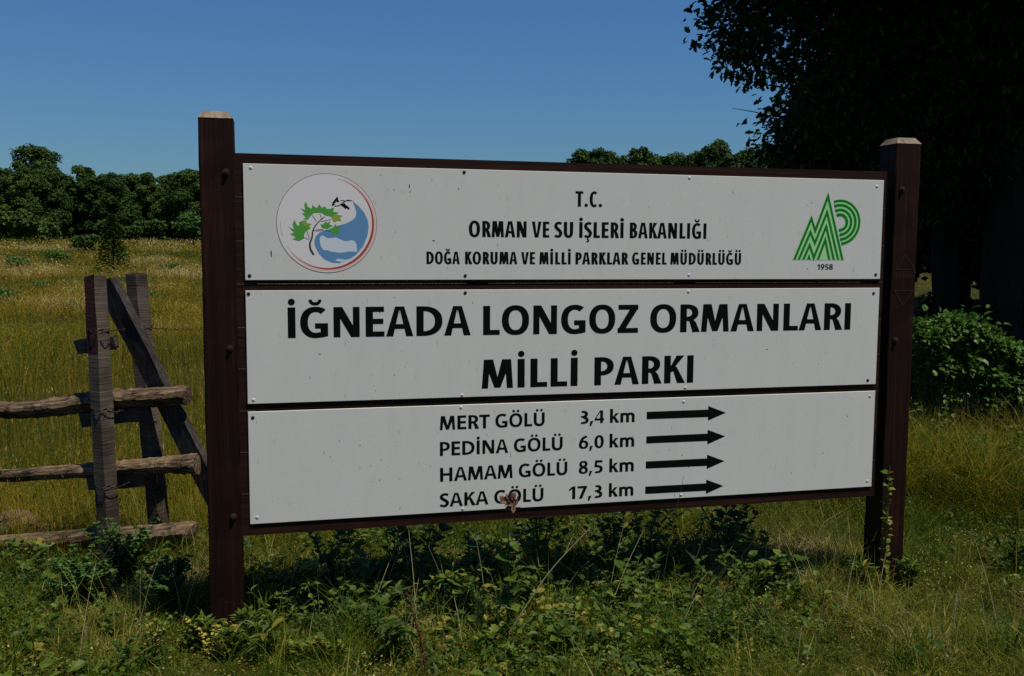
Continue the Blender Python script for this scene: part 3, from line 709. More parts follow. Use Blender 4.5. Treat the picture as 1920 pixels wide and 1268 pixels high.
    zig = mitre([(208, 937), (388, 450), (437, 594), (572, 182), (766, 937)], 27) + mitre([(258, 937), (383, 612), (437, 742), (567, 372), (716, 937)], 27) \
        + mitre([(311, 937), (378, 765), (431, 915), (563, 542), (665, 937)], 27) + [[(352, 937), (375, 862), (397, 937)]] + mitre([(480, 937), (557, 702), (612, 937)], 27)
    pale = [[(186, 941), (386, 396), (437, 560), (500, 420), (500, 941)], [(430, 941), (437, 555), (572, 122), (788, 941)]]
    arcs, parcs = [], []
    def arcs_of(ro, ri):
        out = []; n = 70
        for i in range(n):
            q = [(722 + r_ * .885 * math.cos(R(a)), 490 - r_ * math.sin(R(a))) for r_, a in ((ro, -110 + 230 * i / n), (ro, -110 + 230 * (i + 1) / n), (ri, -110 + 230 * (i + 1) / n), (ri, -110 + 230 * i / n))]
            if all(p[0] > 634 + (p[1] - 240) * .2 for p in q): out.append(q)
        return out
    for ro, ri in ((272, 241), (222, 187), (165, 131), (110, 74)): arcs += arcs_of(ro, ri)
    parcs = arcs_of(276, 70)
    T2 = lambda polys: [[px2(*p) for p in q] for q in polys]
    flat(e, T2(pale), FY, 0); flat(e, T2(parcs), FY - .00006, 0)
    flat(e, T2(arcs), FY - .00012, 1); flat(e, T2(zig), FY - .00018, 1)
    sub(e, 'emblem', [M['print_light_green'], M['print_green']], panels[0])
    b_ = MB(); flat(b_, word_polys('1958', (2.6524, 1.5213), (2.7374, 1.5213), 0.0268, 1.0, 0.21, 0.17), FY)
    sub(b_, 'lettering', M['ink'], panels[0])
make_sign()

# ------------------------------------------------------------------ the fence
def make_fence():
    base = np.array([-0.75, 1.35, -0.12])
    f = empty('log_fence', tuple(base))
    tag(f, 'weathered log rail fence end with paired grey posts and diagonal brace', 'fence')
    def sub(mb, name, mats, parent=f, smooth=False):
        mb.v = [v - base for v in mb.v]; return mb.build(name, mats, parent, smooth)
    def plank(p0, p1, w, d, ang, seg=14, wob=.0015, mat_split=None):
        """squared timber along p0-p1, its section w x d turned by ang about its own axis"""
        b = MB(); p0 = np.array(p0); p1 = np.array(p1); ax = unit(p1 - p0)
        ref = np.array([0, 1.0, 0]) if abs(ax[1]) < .9 else np.array([1.0, 0, 0])
        u = unit(np.cross(ax, ref)); v = np.cross(ax, u)
        ca, sa = math.cos(ang), math.sin(ang)
        U = u * ca + v * sa; Vv = -u * sa + v * ca
        c = [(-w / 2, -d / 2), (-w / 2 + .004, -d / 2 - .0015), (w / 2 - .004, -d / 2 - .0015), (w / 2, -d / 2), (w / 2 + .001, d / 2), (w / 2 - .004, d / 2 + .001), (-w / 2 + .004, d / 2 + .001), (-w / 2 - .001, d / 2)]
        vs = []
        for i in range(seg + 1):
            o = p0 + (p1 - p0) * i / seg
            for (a, e) in c:
                vs.append(o + U * (a + rng.normal(0, wob)) + Vv * (e + rng.normal(0, wob)) + ax * (rng.normal(0, .004) if i in (0, seg) else 0))
        ff = [(i * 8 + j, i * 8 + (j + 1) % 8, (i + 1) * 8 + (j + 1) % 8, (i + 1) * 8 + j) for i in range(seg) for j in range(8)]
        b.add(vs, ff + [tuple(range(7, -1, -1)), tuple(range(seg * 8, seg * 8 + 8))])
        return b
    post = sub(plank((-0.765, 1.20, -0.5), (-0.821, 1.327, 1.462) if False else (-0.812, 1.30, 1.462), .078, .078, R(50)), 'post', [M['grey_wood'], M['red_wood']])
    for p in post.data.polygons:                       # the old red stain on the upper left face
        if p.normal.x < -.5 and p.normal.y < 0 and p.center.z > 1.22: p.material_index = 1
    sub(plank((-0.51, 1.43, -0.6), (-0.652, 1.60, 1.462), .080, .080, R(50)), 'post', M['grey_wood'])
    # rough log rails
    def log(pts, rad, name='rail', knots=()):
        c = catmull(pts, 9); n = len(c)
        rr = np.interp(np.linspace(0, 1, n), np.linspace(0, 1, len(rad)), rad)
        c = c + rng.normal(0, .0025, c.shape)
        b = MB()
        tg = unit(np.gradient(c, axis=0)); a = unit(np.cross(tg, np.array([0, 0, 1.0]))); bb = np.cross(a, tg)
        S_ = 16; th = np.arange(S_) / S_ * 2 * np.pi
        lobes = 1 + .10 * np.sin(2 * th + 1.1) + .07 * np.sin(3 * th + .4) + .05 * np.sin(7 * th)
        vv = []
        for i in range(n):
            tw = .3 * i / n
            r_ = rr[i] * (1 + .10 * np.sin(2 * (th + tw) + 1.1) + .06 * np.sin(3 * (th + tw)) + .05 * np.sin(7 * th + .5) + .03 * rng.standard_normal(S_))
            vv += [c[i] + r_[j] * (math.cos(th[j]) * a[i] + math.sin(th[j]) * bb[i]) for j in range(S_)]
        ff = [(i * S_ + j, i * S_ + (j + 1) % S_, (i + 1) * S_ + (j + 1) % S_, (i + 1) * S_ + j) for i in range(n - 1) for j in range(S_)]
        b.add(vv, np.array(ff))
        for k, s0 in ((0, 0), (1, (n - 1) * S_)):
            rv = np.array(vv[s0:s0 + S_]); ctr = rv.mean(0) + (tg[-1] if k else -tg[0]) * .006
            b.add(np.vstack([rv, ctr]), np.array([((q, (q + 1) % S_, S_) if k else ((q + 1) % S_, q, S_)) for q in range(S_)]))
        return sub(b, name, M['log'])
    log([(-2.7, 1.80, .68), (-1.9, 1.62, .70), (-1.356, 1.512, .724), (-1.144, 1.461, .736), (-0.932, 1.415, .764), (-0.762, 1.375, .785), (-0.55, 1.32, .797), (-0.361, 1.277, .810)], [.05, .05, .048, .050, .060, .056, .056, .052])
    log([(-2.7, 1.78, .32), (-1.9, 1.60, .345), (-1.362, 1.479, .366), (-0.952, 1.385, .396), (-0.754, 1.338, .41), (-0.53, 1.285, .428), (-0.43, 1.258, .434), (-0.318, 1.232, .436)], [.036, .038, .037, .040, .044, .045, .052, .061])
    log([(-2.7, 1.74, -.06), (-1.9, 1.57, -.03), (-1.368, 1.445, -.005), (-0.93, 1.345, .033), (-0.741, 1.30, .045), (-0.5, 1.24, .062), (-0.345, 1.203, .075)], [.052, .054, .053, .050, .052, .050, .053])
    sub(plank((-0.785, 1.462, 1.430), (-0.075, 1.30, -.12), .112, .055, R(30)), 'brace', M['brace_wood'])
    for a, b_ in (((-0.945, 1.445, 1.070), (-0.735, 1.39, 1.098)), ((-0.928, 1.41, .672), (-0.57, 1.325, .712)), ((-0.897, 1.37, .330), (-0.60, 1.30, .352))):
        sub(plank(a, b_, .075, .03, R(8), 6), 'cleat', M['grey_wood'])
    # barbed wire wound round the posts
    def wire(pts, wraps):
        b = MB(); c = catmull(pts, 22)
        ph = np.linspace(0, len(c) * .9, len(c))
        for sgn in (0, math.pi):
            o = np.stack([np.zeros(len(c)), np.cos(ph + sgn), np.sin(ph + sgn)], 1) * .0022
            b.tube(c + o, .0015, 5)
        for i in range(8, len(c) - 4, 17):
            for k in range(3):
                d = rand_dirs(1)[0] * .016; b.tube([c[i] - d, c[i] + d], [.0014, .0008], 4)
        for (cx, cy, z, r_) in wraps:
            t = np.linspace(0, 2 * np.pi * 2.1, 60)
            sq = 1 / np.maximum(abs(np.cos(t - R(40))), abs(np.sin(t - R(40))))
            b.tube(np.stack([cx + r_ * sq * np.cos(t), cy + r_ * sq * np.sin(t), z + .010 * np.sin(t * 2.3) + .004 * t / 6], 1), .0018, 5)
        return sub(b, 'barbed_wire', M['wire'])
    wire([(-0.775, 1.22, 1.166), (-0.735, 1.235, 1.172), (-0.69, 1.40, 1.166), (-0.64, 1.52, 1.163), (-0.297, 1.479, 1.15), (0.6, 1.38, 1.14), (1.8, 1.3, 1.15)], [(-0.803, 1.283, 1.165, .044), (-0.63, 1.575, 1.16, .045)])
    wire([(-0.79, 1.2, .742), (-0.73, 1.25, .735), (-0.62, 1.40, .74), (-0.52, 1.47, .752)], [(-0.793, 1.262, .745, .044)])
    wire([(-0.79, 1.17, .335), (-0.73, 1.2, .335), (-0.6, 1.38, .36), (-0.45, 1.43, .42)], [(-0.785, 1.242, .335, .044)])
make_fence()

# ------------------------------------------------------------------ trees
def crown(mb, lobes, n, size, shape='kite', squash=.8, inner=.25, mat=0, droop=0.2, tint=.5):
    """leaf clumps over and through a set of balls (x, y, z, r)"""
    lobes = np.array(lobes, float); w = lobes[:, 3] ** 2; w /= w.sum()
    k = rng.choice(len(lobes), n, p=w)
    d = rand_dirs(n); d[:, 2] = np.where(d[:, 2] < -.55, -d[:, 2] * .6, d[:, 2]); d = unit(d)
    rad = np.where(rng.random(n) < inner, rng.uniform(.2, .8, n), rng.normal(.95, .09, n))
    rad *= 0.86 + .28 * fnoise(d[:, 0] * 3 + k, d[:, 1] * 3 + d[:, 2] * 2, 1.6, 21, 2)
    P = lobes[k, :3] + d * (rad * lobes[k, 3])[:, None] * np.array([1, 1, squash])
    N = unit(d * .8 + np.array([0, 0, .55]) + .55 * rand_dirs(n))
    D = unit(np.cross(N, rand_dirs(n)) + np.array([0, 0, -droop]))
    L = size * rng.uniform(.6, 1.35, n)
    ltint = rng.uniform(-.18, .18, len(lobes))[k]
    leaves(mb, P - D * L[:, None] * .5, D, N, L, L * rng.uniform(.30, .46, n), np.clip(tint + ltint + rng.normal(0, .2, n), 0, 1), shape, mat)

def make_tree(name, H, Rr, n, size, leaf='forest_leaf', nl=16, low=.12, trunk_r=.2, seed=0, tint=.5):
    """trunk with limbs and a broken, many-lobed crown reaching low on the field side"""
    r = np.random.default_rng(seed); t = empty(name)
    lobes = []
    for i in range(nl):
        f = (i + .5) / nl
        z = H * (low + (1 - low) * f ** .85) - .4
        rr = Rr * (.35 + .85 * math.sin(math.pi * min(1, .22 + .78 * f)) ** .8)
        a = i * 2.4 + r.uniform(-.5, .5); q = rr * r.uniform(.25, .75)
        lr = max(.5, Rr * r.uniform(.20, .46) * (1.05 - .4 * f))
        lobes.append((q * math.cos(a), q * math.sin(a), min(z, H - lr * .7), lr))
    b = MB(); crown(b, lobes, n, size, inner=.2, tint=tint)
    b.build('crown', M[leaf], t)
    tk = MB()
    tk.tube([(0, 0, -.4), (.05, .02, H * .2), (-.08, .05, H * .45), (.05, 0, H * .8)], [trunk_r * 1.25, trunk_r, trunk_r * .75, trunk_r * .2], 9)
    for l in lobes[::2]:
        z0 = max(.6, l[2] * .55); tk.tube([(0, 0, z0), (l[0] * .5, l[1] * .5, (z0 + l[2]) / 2 + .2), (l[0], l[1], l[2])], [trunk_r * .4, trunk_r * .25, .03], 5)
    tk.build('trunk', M['bark'], t, True)
    return t

def polar(az_deg, d):
    """point at a bearing (degrees right of the sign's normal) and distance from where the photographer stands"""
    a = R(az_deg); x = CX + d * math.sin(a); y = CY + d * math.cos(a)
    return x, y, float(gz(x, y))

def forest():
    protos = [make_tree('forest_tree', 11.2, q, n_, sz, seed=s, nl=nl, low=lw, tint=tn) for s, q, n_, sz, nl, lw, tn in ((1, 4.3, 26000, .30, 44, .06, .40), (2, 3.5, 24000, .27, 36, .10, .58), (3, 4.6, 26000, .34, 50, .05, .28), (4, 3.1, 20000, .26, 30, .14, .72))]
    G = 'trees of the forest edge beyond the meadow'
    LBL = 'dense green deciduous tree standing in the forest line beyond the meadow'
    first = [True] * 4
    k = 0; KS = (0, 1, 2, 3, 0, 2, 1, 2, 0, 3, 1)
    def place(az, d, sc, i, label=LBL, group=G):
        o = protos[i] if first[i] else copy_tree(protos[i]); first[i] = False
        x, y, z = polar(az, d)
        o.location = (x, y, z - .1); o.rotation_euler = (0, 0, random.uniform(0, 6.28))
        o.scale = (sc * random.uniform(.92, 1.1),) * 2 + (sc,)
        tag(o, label, 'tree', group); return o
    az = -17.0
    while az < 31:
        sc = random.uniform(.66, .75) if az < -3 else random.uniform(.86, 1.0) if az < 17 else random.uniform(.96, 1.06)
        place(az, random.uniform(112, 122), sc * (1.0 if az < -3 or az > 17 else .80), KS[k % 11]); k += 1
        az += random.uniform(1.25, 1.75) * (.72 if az < -3 or az > 16 else 1)
    az = -17.5
    while az < 31:
        place(az, random.uniform(128, 142), random.uniform(1.06, 1.28) * (.70 if az < -3 else .74 if az < 17.5 else .88), KS[k % 11]); k += 1
        az += random.uniform(1.7, 2.4) * (.7 if az < -3 else 1)
    place(-12.85, 130, 1.03, 0, 'tallest round-crowned tree rising above the forest line at the left', None)
    place(25.9, 134, 1.26, 1, 'tall tree whose crown rises above the sign near the dark oak', None)
forest()

def make_shrub(name, H, Rr, n, size, leaf, seed=0, shape='kite'):
    r = np.random.default_rng(seed); t = empty(name)
    lobes = [(Rr * .6 * math.cos(a) * r.uniform(.3, 1), Rr * .6 * math.sin(a) * r.uniform(.3, 1), H * r.uniform(.3, .72), Rr * r.uniform(.35, .6)) for a in np.linspace(0, 6.28, 9)[:-1]]
    b = MB(); crown(b, lobes, n, size, shape, inner=.35); b.build('foliage', M[leaf], t)
    s = MB()
    for l in lobes[::2]: s.tube([(0, 0, -.1), (l[0] * .5, l[1] * .5, l[2] * .5), (l[0], l[1], l[2])], [.03, .02, .008], 5)
    s.build('stem', M['twig'], t); return t

def field_plants():
    G = 'shrubs along the foot of the forest'
    pr = make_shrub('meadow_shrub', 2.2, 1.6, 1500, .26, 'forest_leaf', 4)
    first = True
    for az, d, sc in ((-16.2, 84, 1.0), (-15.1, 98, 1.5), (-13.6, 96, 1.3), (-12.6, 104, 1.0), (-9.4, 104, 1.1), (-8.4, 100, .9), (-7.3, 106, 1.2), (-5.2, 102, 1.2), (-10.6, 70, .7), (2, 100, 1.2), (9, 96, 1.1), (16, 98, 1.2)):
        o = pr if first else copy_tree(pr); first = False
        x, y, z = polar(az, d); o.location = (x, y, z); o.scale = (sc,) * 3; o.rotation_euler = (0, 0, random.uniform(0, 6))
        tag(o, 'low dark green shrub at the foot of the forest line', 'shrub', G)
    wp = make_shrub('meadow_weed_clump', .55, .5, 700, .09, 'bush_leaf', 6)
    first = True
    for az, d, sc in ((-16.4, 24, 1.0), (-14.9, 30, 1.2), (-15.8, 40, 1.3), (-13.0, 36, .9), (-11.7, 27, .7), (-8.6, 38, 1.0), (-7.2, 30, .8), (-14.0, 52, 1.5), (-6.3, 48, 1.2), (-12.0, 60, 1.6), (-9.0, 62, 1.4), (-16.5, 60, 1.9)):
        o = wp if first else copy_tree(wp); first = False
        x, y, z = polar(az, d); o.location = (x, y, z - .05); o.scale = (sc, sc, sc * .8); o.rotation_euler = (0, 0, random.uniform(0, 6))
        tag(o, 'leafy green weed clump standing in the yellow meadow', 'weed', 'weed clumps in the meadow')
    # a young conifer and a young broadleaf standing out in the meadow
    def conifer(az, d, H, label):
        x, y, z = polar(az, d); t = empty('conifer_sapling', (x, y, z)); tag(t, label, 'sapling')
        b = MB(); n = 1900
        f = rng.random(n) ** .75; zz = H * (.06 + .94 * f); lay = np.floor(zz / (H * .09))
        a = rng.integers(0, 9, n) * .7 + lay * 1.3 + rng.normal(0, .12, n)
        rr = H * .30 * (1 - f) ** .8 * rng.random(n) ** .6 * (0.75 + .5 * rng.random(n)) + .02
        P = np.stack([rr * np.cos(a), rr * np.sin(a), zz - rr * .18], 1)
        D = unit(np.stack([np.cos(a), np.sin(a), np.full(n, .25)], 1) + .5 * rand_dirs(n)); N = unit(np.array([0, 0, 1.0]) + .5 * rand_dirs(n))
        leaves(b, P, D, N, .20, .038, np.clip(rng.normal(.6, .2, n), 0, 1), 'kite'); b.build('foliage', M['forest_leaf'], t)
        s = MB(); s.tube([(0, 0, -.1), (.02, 0, H * .5), (0, 0, H * .98)], [.05, .035, .008], 6); s.build('trunk', M['bark'], t)
    conifer(-9.25, 48, 2.65, 'young conifer standing alone in the meadow left of the sign')
    t = make_shrub('broadleaf_sapling', 4.2, 1.5, 1600, .24, 'bush_leaf', 8); x, y, z = polar(-4.95, 88)
    t.location = (x, y, z); tag(t, 'bright green young broadleaf beside the left sign post at the forest foot', 'sapling')
field_plants()

# ------------------------------------------------------------------ the dark oaks on the right
def px_at(px, py, dep):
    """world point seen at a measured bearing, dep metres in front of the photographer"""
    a = (px - 960) / 1762.4; b = -(py - 634) / 1762.4
    v = Vector((CX, CY, CZ)) + dep * (right * a + fwd + up * b)
    return (v.x, v.y, v.z)

def oak():
    bx, by = px_at(1765, 700, 11.2)[:2]; bz = float(gz(bx, by))
    t = empty('oak_tree', (bx, by, bz)); B = np.array([bx, by, bz])
    tag(t, 'big dark oak whose leafy boughs overhang the right end of the sign', 'tree')
    L = []
    for X, Y, dp, r_ in ((1400, 30, 9.0, .36), (1335, 50, 8.9, .17), (1318, 25, 8.9, .08), (1376, 92, 9.0, .22), (1440, 105, 9.2, .34), (1392, 145, 9.0, .09), (1480, 55, 9.4, .50), (1500, 165, 9.4, .34), (1555, 120, 9.6, .52), (1478, 240, 9.3, .17),
                         (1452, 272, 9.3, .10), (1490, 300, 9.5, .2), (1560, 285, 9.7, .35), (1640, 300, 9.9, .4), (1522, 258, 9.5, .40), (1640, 100, 9.8, .85), (1600, 225, 9.8, .60), (1720, 80, 10, .95), (1700, 215, 10, .75), (1820, 100, 10.2, 1.1), (1810, 235, 10.4, .85), (1895, 300, 10.6, .8), (1770, 330, 10.8, .6),
                         (1505, 305, 9.6, .28), (1585, 300, 9.9, .45), (1450, -60, 9.2, .5), (1560, -80, 9.6, .8), (1375, -50, 9.0, .3), (1690, -100, 9.8, 1.2), (1830, -120, 10, 1.4), (1880, 40, 9.6, 1.0)):
        L.append((*px_at(X, Y, dp), r_ * 1.0))
    L = np.array(L)
    b = MB()
    # sprays: twigs each carrying a fan of lobed leaves
    w = L[:, 3] ** 2.0 * np.where(np.arange(len(L)) < 6, .75, np.where(np.arange(len(L)) < 18, .45, .85)); w /= w.sum(); nS = 6000
    k = rng.choice(len(L), nS, p=w); d = rand_dirs(nS)
    rad = rng.random(nS) ** .45 * (.85 + .3 * fnoise(d[:, 0] * 3 + k, d[:, 1] * 3 + 2 * d[:, 2], 1.8, 5, 2))
    C = L[k, :3] + d * (rad * L[k, 3])[:, None] * np.array([1, 1, .85])
    per = 9
    C2 = np.repeat(C, per, 0); out = np.repeat(unit(d + np.array([0, 0, -.35])), per, 0)
    D = unit(out + .9 * rand_dirs(nS * per)); N = unit(np.array([0, 0, 1.0]) + .75 * rand_dirs(nS * per))
    P = C2 + .085 * np.clip(rng.standard_normal((nS * per, 3)), -1.6, 1.6)
    Ln = rng.uniform(.055, .11, nS * per)
    leaves(b, P, D, N, Ln, Ln * .34, np.clip(rng.normal(.4, .22, nS * per), 0, 1), 'oak')
    # the upper and outer crown, out of frame, which shades everything below it
    up_l = [(*px_at(X, Y, dp), r_) for X, Y, dp, r_ in ((1560, -330, 9, 1.2), (1700, -300, 8.6, 1.8), (1900, -250, 8.8, 1.9), (1650, -650, 9, 2.2), (1900, -600, 9, 2.4), (1500, -650, 10, 2.0), (1800, -1000, 10, 2.4), (1640, -250, 11.5, 1.6), (1800, -200, 12, 2.4), (2100, -100, 10, 2.4), (2100, -500, 10, 2.6), (2050, 150, 11, 1.8))]
    crown(b, up_l, 26000, .27, 'kite', 1.0, .4)
    b.v = [v - B for v in b.v]
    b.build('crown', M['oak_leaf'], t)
    tk = MB()
    top = np.array(px_at(1720, -200, 10.8))
    c = catmull([(bx, by, bz - .4), (bx + .03, by, bz + .8), (bx - .02, by + .05, bz + 2.2), tuple((np.array([bx, by, bz]) + top) / 2 + np.array([.2, 0, 1.0])), tuple(top)], 6)
    tk.tube(c, np.interp(np.linspace(0, 1, len(c)), [0, .1, .4, .7, 1], [.24, .17, .15, .12, .05]), 12, wob=.04)
    for X, Y, dp, r0 in ((1400, 35, 9.0, .05), (1480, 55, 9.4, .06), (1640, 100, 9.8, .07), (1820, 100, 10.2, .07), (1522, 258, 9.5, .035), (1700, 215, 10, .05), (1810, 235, 10.4, .05), (1895, 300, 10.6, .05), (1440, 278, 9.3, .02)):
        e = np.array(px_at(X, Y, dp)); s0 = c[np.argmin(abs(c[:, 2] - (e[2] - .5)))]
        mid = (s0 + e) / 2 + np.array([0, 0, .25])
        cc = catmull([s0, mid, e], 7); tk.tube(cc + rng.normal(0, .012, cc.shape), np.linspace(r0, .012, len(cc)), 6)
    for (X, Y), (X2, Y2) in (((1462, 226), (1372, 203)), ((1790, 330), (1860, 318)), ((1850, 400), (1770, 372)), ((1880, 360), (1815, 400))):
        tk.tube([px_at(X, Y, 9.3), px_at((X + X2) / 2, (Y + Y2) / 2 - 4, 9.3), px_at(X2, Y2, 9.3)], [.007, .005, .002], 5)
    tk.v = [v - B for v in tk.v]
    tk.build('trunk', M['bark'], t, True)
oak()

def dark_wood():
    """the shaded trees behind the oak"""
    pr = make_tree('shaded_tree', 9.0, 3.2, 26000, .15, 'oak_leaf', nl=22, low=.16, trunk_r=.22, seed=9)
    first = True
    spots = [(41.6, 17.5, .95), (42.6, 16.5, 1.1), (45.6, 15.5, 1.0), (39.2, 31, 1.0), (41.2, 25, 1.2), (44.5, 24, 1.2), (48.5, 19, 1.1)]
    for az, d, sc in spots:
        o = pr if first else copy_tree(pr); first = False
        x, y, z = polar(az, d); o.location = (x, y, z); o.scale = (sc,) * 3; o.rotation_euler = (0, 0, random.uniform(0, 6))
        tag(o, 'shaded dark tree crowded behind the big oak at the right edge', 'tree', 'shaded trees behind the oak')
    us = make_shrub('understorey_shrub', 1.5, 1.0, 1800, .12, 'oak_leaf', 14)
    first = True
    for az, d, sc in ((40.6, 13.6, .8), (43.0, 13.0, .9), (45.2, 12.8, 1.0), (38.6, 19, .7), (47.5, 14, 1.1)):
        o = us if first else copy_tree(us); first = False
        x, y, z = polar(az, d); o.location = (x, y, z - .05); o.scale = (sc,) * 3; o.rotation_euler = (0, 0, random.uniform(0, 6))
        tag(o, 'dark shaded shrub under the trees beyond the bramble bush', 'shrub', 'shrubs in the shade of the wood')
    bx, by = px_at(1868, 700, 10.2)[:2]; bz = float(gz(bx, by))
    t = empty('oak_tree', (bx, by, bz)); tag(t, 'thick dark trunk at the right edge behind the leafy hedge bush', 'tree')
    tk = MB(); c = catmull([(0, 0, -.4), (.02, 0, .6), (.05, .05, 2.0), (.15, .1, 3.6), (.4, .2, 6.0)], 6)
    tk.tube(c, np.interp(np.linspace(0, 1, len(c)), [0, .12, .5, 1], [.33, .24, .2, .08]), 12, wob=.04)
    tk.build('trunk', M['bark'], t, True)
    b = MB(); crown(b, [(.4, .2, 5.6, 1.5), (1.2, .4, 5.0, 1.3), (-.3, .9, 5.2, 1.3), (.9, -.3, 6.4, 1.4), (.2, .6, 6.8, 1.4), (1.4, .5, 3.6, .9), (.3, 1.2, 3.4, .9)], 20000, .13, 'kite', 1, .4)
    b.build('crown', M['oak_leaf'], t)
dark_wood()

# ------------------------------------------------------------------ the leafy bush behind the right post
def hedge_bush():
    bx, by = px_at(1830, 800, 8.3)[:2]; bz = float(gz(bx, by)); B = np.array([bx, by, bz])
    t = empty('bramble_bush', tuple(B)); tag(t, 'leafy green bramble bush in sunlight right of the right sign post', 'bush')
    L = np.array([(*px_at(X, Y, dp), r_) for X, Y, dp, r_ in ((1738, 640, 8.0, .17), (1778, 618, 8.1, .15), (1815, 628, 8.2, .17), (1846, 648, 8.3, .16), (1880, 668, 8.4, .15), (1915, 690, 8.5, .15), (1740, 690, 8.1, .16), (1800, 690, 8.2, .16), (1855, 715, 8.3, .15), (1905, 735, 8.4, .18), (1770, 745, 8.2, .12), (1960, 720, 8.5, .3), (1700, 690, 8.3, .2), (1660, 720, 8.4, .2), (1850, 760, 8.3, .12))])
    b = MB(); n = 5600
    w = L[:, 3] ** 2; w /= w.sum(); k = rng.choice(len(L), n, p=w); d = rand_dirs(n); d[:, 2] = abs(d[:, 2]) * 1.0 - .15
    P = L[k, :3] + unit(d) * (L[k, 3] * rng.uniform(.5, 1.0, n) * np.where(rng.random(n) < .12, 1.5, 1.0) * (.75 + .5 * fnoise(d[:, 0] * 4 + k, d[:, 2] * 4, 1.5, 9, 2)))[:, None]
    D = unit(d + .8 * rand_dirs(n) + np.array([0, -.3, -.25])); N = unit(np.array([0, -.2, 1.0]) + .5 * rand_dirs(n))
    Ln = rng.uniform(.034, .084, n)
    leaves(b, P, D, N, Ln, Ln * .36, np.clip(rng.normal(.6, .2, n), 0, 1), 'leaf')
    b.v = [v - B for v in b.v]; b.build('foliage', M['bush_leaf'], t)
    s = MB()
    for l in L:
        e = l[:3] - B; s.tube([(e[0] * .6, e[1] * .6, -.1), (e[0] * .9, e[1] * .8, e[2] * .6), tuple(e)], [.012, .009, .004], 5)
    s.build('stem', M['twig'], t)
hedge_bush()

# ------------------------------------------------------------------ grass
def scatter(n, az0, az1, d0, d1, pw):
    """points in a fan round the photographer; density falls as distance**-pw per square metre"""
    u = rng.random(n); e = 2 - pw
    d = (d0 ** e + u * (d1 ** e - d0 ** e)) ** (1 / e) if abs(e) > 1e-6 else d0 * (d1 / d0) ** u
    a = np.radians(rng.uniform(az0, az1, n))
    x = CX + d * np.sin(a); y = CY + d * np.cos(a)
    return x, y, d

def not_on_post(x, y):
    return ~(((np.abs(x + .104) < .075) | (np.abs(x - 3.135) < .075)) & (np.abs(y - .068) < .075))

